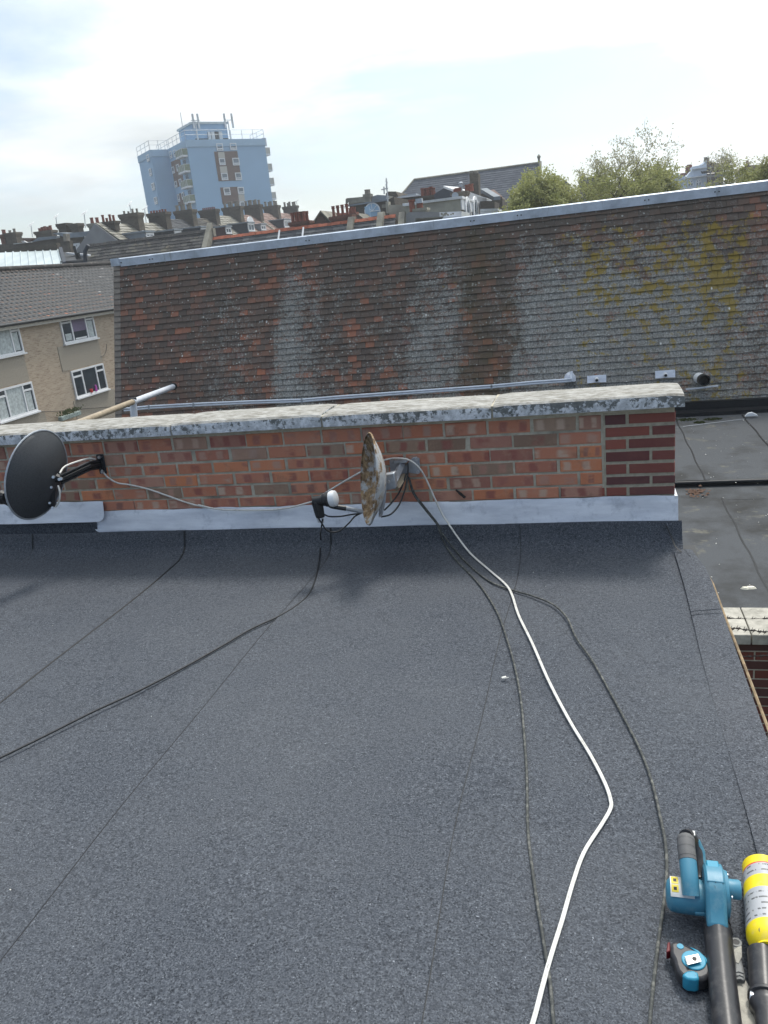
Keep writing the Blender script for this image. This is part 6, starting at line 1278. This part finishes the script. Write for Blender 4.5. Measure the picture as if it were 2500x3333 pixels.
slab(sh, 'wall', [ZL(*p) for p in ((930, 380), (1110, 350), (1520, 330), (1500, 700), (940, 720))], 62, 6, 'stock'); slab(sh, 'lead_roof', [ZL(*p) for p in ((860, 300), (960, 285), (1100, 300), (1540, 250), (1500, 345), (1100, 375))], 61.7, 4, 'lead_far'); slab(sh, 'fascia', [ZL(*p) for p in ((1380, 345), (1500, 332), (1498, 356), (1380, 368))], 61.5, .2, 'cream_panel')
p, p2 = hy(*ZL(1225, 603), 61.99), hy(*ZL(1308, 455), 61.99); window(sh, (p.x, 61.99, p.z), (1, 0, 0), (0, -1, 0), p2.x - p.x, p2.z - p.z, .13, vs=[(.35, 0, 1), (.68, 0, 1)], hs=[(.5, 0, 1)], depth=.1)
P_ = hy(*ZL(1380, 350), 61.7); Q_ = hy(*ZL(1400, 480), 61.7); MB().tube([P_, Q_], .10, 6).build('downpipe', M['black_clad'], sh)
for l, r, t, b__ in ((950, 1088, 140, 300), (1148, 1275, 142, 290)): pxstack(sh, ZL(l, 0)[0], ZL(r, 0)[0], ZL(0, t)[1], ZL(0, b__)[1], 64, .8, 'stock_dark')
o_, x0, x1, zt_ = pxstack(sh, ZL(1448, 0)[0], ZL(1560, 0)[0], ZL(0, 140)[1], ZL(0, 240)[1], 64, .7, 'stone'); pots(o_, x0, x0 + 1.0, 64.3, zt_, 2, .16, .6, 'pot_red', jitter=.3)
slab(sh, 'buff_chimney_pot', [ZL(*p) for p in ((1030, 310), (1080, 305), (1090, 425), (1040, 430))], 60, .5, 'pot_grey'); slab(sh, 'soil_pipe', [ZL(*p) for p in ((1088, 420), (1130, 415), (1165, 620), (1125, 630))], 60.5, .5, 'stock')
o_, x0, x1, zt_ = pxstack(HOUSE[0], 326, 372, 722, 735, ends[0] + 1, .7, 'stock_dark'); pots(o_, x0, x1, ends[0] + 1.3, zt_, 4, .11, .48, 'pot_red', jitter=.4)
for i, (px_, pyt, pyb, Y_, lb_) in enumerate(((104, 732, 772, 66, 'thin television aerial left of the five-pot chimney on the left skyline'), (185, 706, 745, 64, 'television aerial standing beside the left bare chimney stack'), (277, 695, 742, 62, 'tall television aerial between the bare stacks and the gable'), (425, 665, 695, cen[0][1], 'bent television aerial on the first terrace chimney'), (474, 680, 725, cen[1][1] - 1, 'spidery television aerial left of the tower block'), (1130, 672, 706, 60, 'small television aerial behind the tall red pots'), (968, 655, 690, cen[7][1], 'cluster of television aerials on the last grey-potted chimney'))):
    a, b_ = hy(px_ - 3, pyt, Y_), hy(px_ + 2, pyb, Y_); t = thing('television_aerial', lb_, 'aerial', b_, 'television aerials on the rooftops'); MB().tube([b_, a], .035, 5).build('pole', M['rail'], t); s_ = (a - b_).length*.22
    b = MB(); b.tube([a + Vector((-s_, 0, -.05)), a + Vector((s_, 0, .12))], .028, 4)
    for j in range(5): c_ = a + Vector((-s_ + s_*2*j/4, 0, -.05 + .17*j/4)); b.tube([c_ + Vector((0, -.2, -.14)), c_ + Vector((0, .2, .14))], .02, 4)
    b.build('antenna_boom', M['rail'], t)
# ------------------------------------------------ pale building with the VA sign and scaffold
ZV = zoomer(2100, 480, 4.1475); YV = 118
va = thing('signed_building', 'pale blue-white corner building lettered VA with two arched windows', 'building', hy(2240, 600, YV))
slab(va, 'facade', [ZV(*p) for p in ((530, 700), (533, 405), (562, 390), (635, 300), (640, 258), (790, 232), (800, 195), (830, 170), (832, 700))], YV, 8, 'pale_blue_wall')
slab(va, 'left_bay', [ZV(*p) for p in ((375, 450), (415, 400), (415, 345), (458, 342), (458, 375), (540, 395), (540, 700), (375, 700))], YV + 1.5, 6, 'pale_blue_wall')
for (xa, ya_), (xb, yb_), th_, pr in (((635, 290), (832, 262), 12, .35), ((535, 410), (832, 370), 12, .45), ((535, 548), (832, 515), 14, .4)): slab(va, 'cornice', [ZV(xa, ya_), ZV(xb, yb_), ZV(xb, yb_ + th_), ZV(xa, ya_ + th_)], YV - pr, pr + .01, 'white_far')
slab(va, 'sign_panel', [ZV(*p) for p in ((680, 310), (828, 288), (828, 368), (682, 385))], YV - .08, .09, 'pale_blue_wall')
b = MB()
for seg in (((760, 322), (778, 353)), ((778, 353), (796, 318)), ((800, 352), (817, 317)), ((817, 317), (832, 346))):
    P_, Q_ = hy(*ZV(*seg[0]), YV - .12), hy(*ZV(*seg[1]), YV - .12); b.obox(P_ - Vector((.10, 0, 0)), Q_ - P_, (.22, 0, 0), (0, .05, 0))
b.build('lettering', M['sticker_k'], va)
for xc in (612, 722):
    c_ = hy(*ZV(xc, 480 - (xc - 612)*.11), YV - .02); w_ = .42*hy(1000, 0, 1).y*1.0 * .0 + (hy(*ZV(xc + 28, 480), YV).x - hy(*ZV(xc - 28, 480), YV).x)/2; h_ = w_*1.3
    for sc_, mm, yo, nm in ((1.45, 'white', -.1, 'arched_window'), (1.0, 'glass_far', -.14, 'pane')):
        pr_ = [(c_.x - w_*sc_, YV + yo, c_.z - h_*(1 if sc_ == 1 else 1.12))] + [(c_.x - math.cos(math.pi*i/10)*w_*sc_, YV + yo, c_.z + math.sin(math.pi*i/10)*w_*sc_) for i in range(11)] + [(c_.x + w_*sc_, YV + yo, c_.z - h_*(1 if sc_ == 1 else 1.12))]
        o2 = MB().prism(pr_, (0, .05, 0)).build(nm, M[mm], va if nm == 'arched_window' else o2)
        if nm == 'arched_window': aw_ = o2
    b = MB(); b.box((c_.x - .06, YV - .17, c_.z - h_), (c_.x + .06, YV - .15, c_.z + w_)); b.box((c_.x - w_, YV - .172, c_.z - .06), (c_.x + w_, YV - .152, c_.z + .06)); b.build('glazing_bar', M['white'], aw_)
slab(va, 'side_face', [ZV(*p) for p in ((833, 172), (850, 160), (862, 190), (905, 200), (1000, 220), (1050, 260), (1055, 500), (1100, 520), (1100, 700), (833, 700))], YV + .4, 8, 'scaff_face'); slab(va, 'side_cornice', [ZV(*p) for p in ((835, 262), (1050, 250), (1050, 275), (835, 290))], YV + .1, .3, 'stone')
o_, x0, x1, zt_ = pxstack(va, ZV(805, 0)[0], ZV(855, 0)[0], ZV(0, 185)[1], ZV(0, 215)[1], YV + 3, .8, 'stock'); pots(o_, x0, x1, YV + 3.3, zt_, 2, .25, .5, 'pot_grey')
o_, x0, x1, zt_ = pxstack(va, ZV(560, 0)[0], ZV(625, 0)[0], ZV(0, 300)[1], ZV(0, 350)[1], YV + 3, .8, 'red_far'); pots(o_, x0, x1, YV + 3.3, zt_, 3, .25, .6, 'pot_red'); o_, x0, x1, zt_ = pxstack(va, ZV(490, 0)[0], ZV(560, 0)[0], ZV(0, 345)[1], ZV(0, 395)[1], YV + 5, .8, 'red_far')
sf = thing('scaffold', 'steel tube scaffolding on the brown side of the lettered building', 'scaffold', hy(2350, 640, YV - 1))
for i, x_ in enumerate((880, 950, 1020, 1105, 1180)):
    top = 250 if i < 3 else 340
    for dy in (-.3, -1.5): MB().tube([hy(*ZV(x_, 720), YV + dy), hy(*ZV(x_, top), YV + dy)], .09, 5).build('standard', M['scaffold'], sf)
for i, y_ in enumerate((395, 520)):
    for k in range(3): MB().obox(hy(*ZV(840, y_ + 8), YV - 1.6 + k*.42), hy(*ZV(1200, y_ - 22), YV - 1.6 + k*.42) - hy(*ZV(840, y_ + 8), YV - 1.6 + k*.42), (0, .36, 0), (0, 0, .25)).build('board', M['scaffold'], sf)
for y_ in (350, 475): MB().tube([hy(*ZV(835, y_ + 8), YV - 1.5), hy(*ZV(1200, y_ - 22), YV - 1.5)], .08, 5).build('ledger', M['scaffold'], sf)
for i, x_ in enumerate((1033, 1048, 1065, 1082, 1104, 1122, 998)): MB().tube([hy(*ZV(x_ + 8, 290), YV + 3 + .3*i), hy(*ZV(x_, (120 + (i % 3)*12) if i < 6 else 175), YV + 3 + .3*i)], .08, 5).build('standard', M['scaffold'], sf)
MB().tube([hy(*ZV(940, 510), YV - 1.7), hy(*ZV(1040, 450), YV - 1.7)], .09, 5).build('brace', M['scaffold'], sf); MB().tube([hy(*ZV(985, 215), YV + 2.5), hy(*ZV(1130, 190), YV + 2.5)], .09, 5).build('ledger', M['scaffold'], sf)
# hazy houses on the rise behind the tree
for i, (l, r, t, b__, Y_, mm, lb_) in enumerate(((1885, 1985, 575, 640, 150, 'stock', 'distant brown house glimpsed through the middle of the big tree'), (2020, 2085, 588, 640, 160, 'stock_dark', 'distant dark house glimpsed through the right of the big tree'), (1765, 1850, 590, 650, 155, 'stock', 'distant house between the slate hall and the big tree'), (2420, 2560, 535, 620, 150, 'stock', 'distant brown house behind the right-hand tree'))):
    h = thing('distant_house', lb_, 'house', hy((l+r)/2, b__, Y_), 'distant houses behind the trees'); m_ = (l + r)/2
    slab(h, 'wall', [(l, t + 14), (r, t + 8), (r + 4, b__ + 60), (l + 4, b__ + 60)], Y_, 8, mm); slab(h, 'roof', [(l - 3, t + 15), (l + 12, t + 3), (r - 10, t - 3), (r + 3, t + 8)], Y_ - .3, 8.6, 'pantile_red' if i % 2 else 'slate')
    o_, x0, x1, zt_ = pxstack(h, l + 8, l + 18, t - 2, t + 6, Y_ + 3, 1, 'stock_dark'); pots(o_, x0, x1, Y_ + 3.4, zt_, 2, .13, .5, 'pot_red')
# ------------------------------------------------ trees
def tree(label, px, Y, ytop, ybase, half_px, seed, leafy, crown_lo, group='spring trees beyond the tiled roof'):
    rng = random.Random(seed); top = hy(px, ytop, Y); mid_ = hy(px, ytop + 150, Y); half = half_px * (mid_ - CAM).dot(RF) / F_PX
    base = Vector((mid_.x, Y, GROUND_Z)); t = thing('tree', label, 'tree', base, group); segs = []; tips = []
    def grow(p, d, L, r, lev):
        n_ = 4; pts = [p]; rad = [r]; q = p.copy(); dd = d.copy()
        for i in range(n_):
            dd = (dd + Vector((rng.gauss(0, .15), rng.gauss(0, .15), rng.gauss(.04, .09)))).normalized(); q = q + dd*(L/n_); pts.append(q.copy()); rad.append(r*(1 - .40*(i+1)/n_))
            if lev >= 3: tips.append((q.copy(), lev))
        segs.append((pts, rad, lev))
        if lev < 6:
            nb = rng.choice((2, 2, 3)) if lev else 6
            for k in range(nb):
                az = rng.uniform(0, 6.283) if lev else 6.283*k/nb + rng.uniform(-.3, .3); tilt = rng.uniform(.3, .85) if lev else rng.uniform(.35, 1.05)
                a = dd.orthogonal().normalized(); b_ = dd.cross(a); nd = (dd*math.cos(tilt) + (a*math.cos(az) + b_*math.sin(az))*math.sin(tilt) + Vector((0, 0, .05))).normalized()
                st = pts[-1] if (k == 0 or lev == 0) else pts[rng.choice((2, 3, 4))]
                grow(st, nd, L*rng.uniform(.66, .90), max(rad[-1]*.76, .009), lev + 1)
    grow(Vector((0, 0, 0)), Vector((0, 0, 1)), 3.0, .24, 0)
    zs_ = sorted(p.z for p, l in tips); xs_ = sorted(p.x for p, l in tips); n_ = len(tips)
    ztop_ = zs_[-2]; x0_, x1_ = xs_[int(n_*.01)], xs_[int(n_*.99)]; sx = 2*half/(x1_ - x0_); xc = (x0_ + x1_)/2
    zq = zs_[int(n_*.22)]; zvis = hy(px, ybase, Y).z; sz = (top.z - zvis)/(ztop_ - zq)
    def T(p): return Vector((base.x + (p.x - xc*min(1, max(0, p.z)/3))*sx, Y + p.y*sx, zvis + (p.z - zq)*sz))
    wood = MB(); wood.tube([(base.x, Y, GROUND_Z), (base.x, Y, T(Vector((0, 0, 0))).z + .05)], [.42, .3], 9)
    for pts, rad, lev in segs: wood.tube([T(p) for p in pts], rad, 7 if lev < 2 else (4 if lev < 5 else 3), cap=False)
    wood.build('trunk', M['bark'], t, smooth=60)
    zlo = zq; lo, hi = MB(), MB()
    for p, l in tips:
        f = (p.z - zlo)/(ztop_ - zlo); low_ = f < crown_lo + rng.gauss(0, .07); k_ = rng.uniform(3.5, 9)*leafy if low_ else rng.uniform(1.4, 4.2)*leafy
        q = T(p)
        for i in range(int(k_ + rng.random())):
            c_ = q + Vector((rng.gauss(0, .15), rng.gauss(0, .15), rng.gauss(0, .13))); s_ = rng.uniform(.045, .095) if low_ else rng.uniform(.04, .08); a = Vector((rng.gauss(0, 1), rng.gauss(0, 1), rng.gauss(0, 1))).normalized(); b_ = a.orthogonal().normalized()
            (lo if low_ else hi).add([c_ - a*s_, c_ + b_*s_*.6, c_ + a*s_, c_ - b_*s_*.6], [(0, 1, 2, 3)])
    o_ = lo.build('crown', M['leaf'], t, fix=False); o_['kind'] = 'stuff'
    if len(hi.f) > 40: o_ = hi.build('opening_buds', M['leaf_pale'], t, fix=False); o_['kind'] = 'stuff'
    return t
tree('big spring tree with bare twiggy top and yellow-green lower leaves behind the ridge', 1910, 47, 440, 700, 262, 11, 1.0, .52)
tree('low bushy yellow-green tree in front of the slate hall gable', 1735, 46, 548, 715, 122, 5, 1.0, 1.1)
tree('bushy yellow-green tree right of the big twiggy tree', 2095, 48, 535, 680, 125, 23, .9, 1.0)
tree('leafy tree at the right edge beside the scaffolded building', 2490, 48, 452, 640, 150, 31, 1.0, .60)

# ------------------------------------------------ hazy air
hzb = MB(); hzb.box((-2600, -700, GROUND_Z - 1), (2600, 3600, 40)); hm = bpy.data.materials.new('haze'); hm.use_nodes = True; ht_ = hm.node_tree; ht_.nodes.clear()
pv = ht_.nodes.new('ShaderNodeVolumePrincipled'); pv.inputs['Color'].default_value = (.92, .96, 1, 1); pv.inputs['Density'].default_value = .0009; pv.inputs['Anisotropy'].default_value = .3
ou = ht_.nodes.new('ShaderNodeOutputMaterial'); ht_.links.new(pv.outputs[0], ou.inputs['Volume']); tag(hzb.build('haze', hm), kind='stuff')
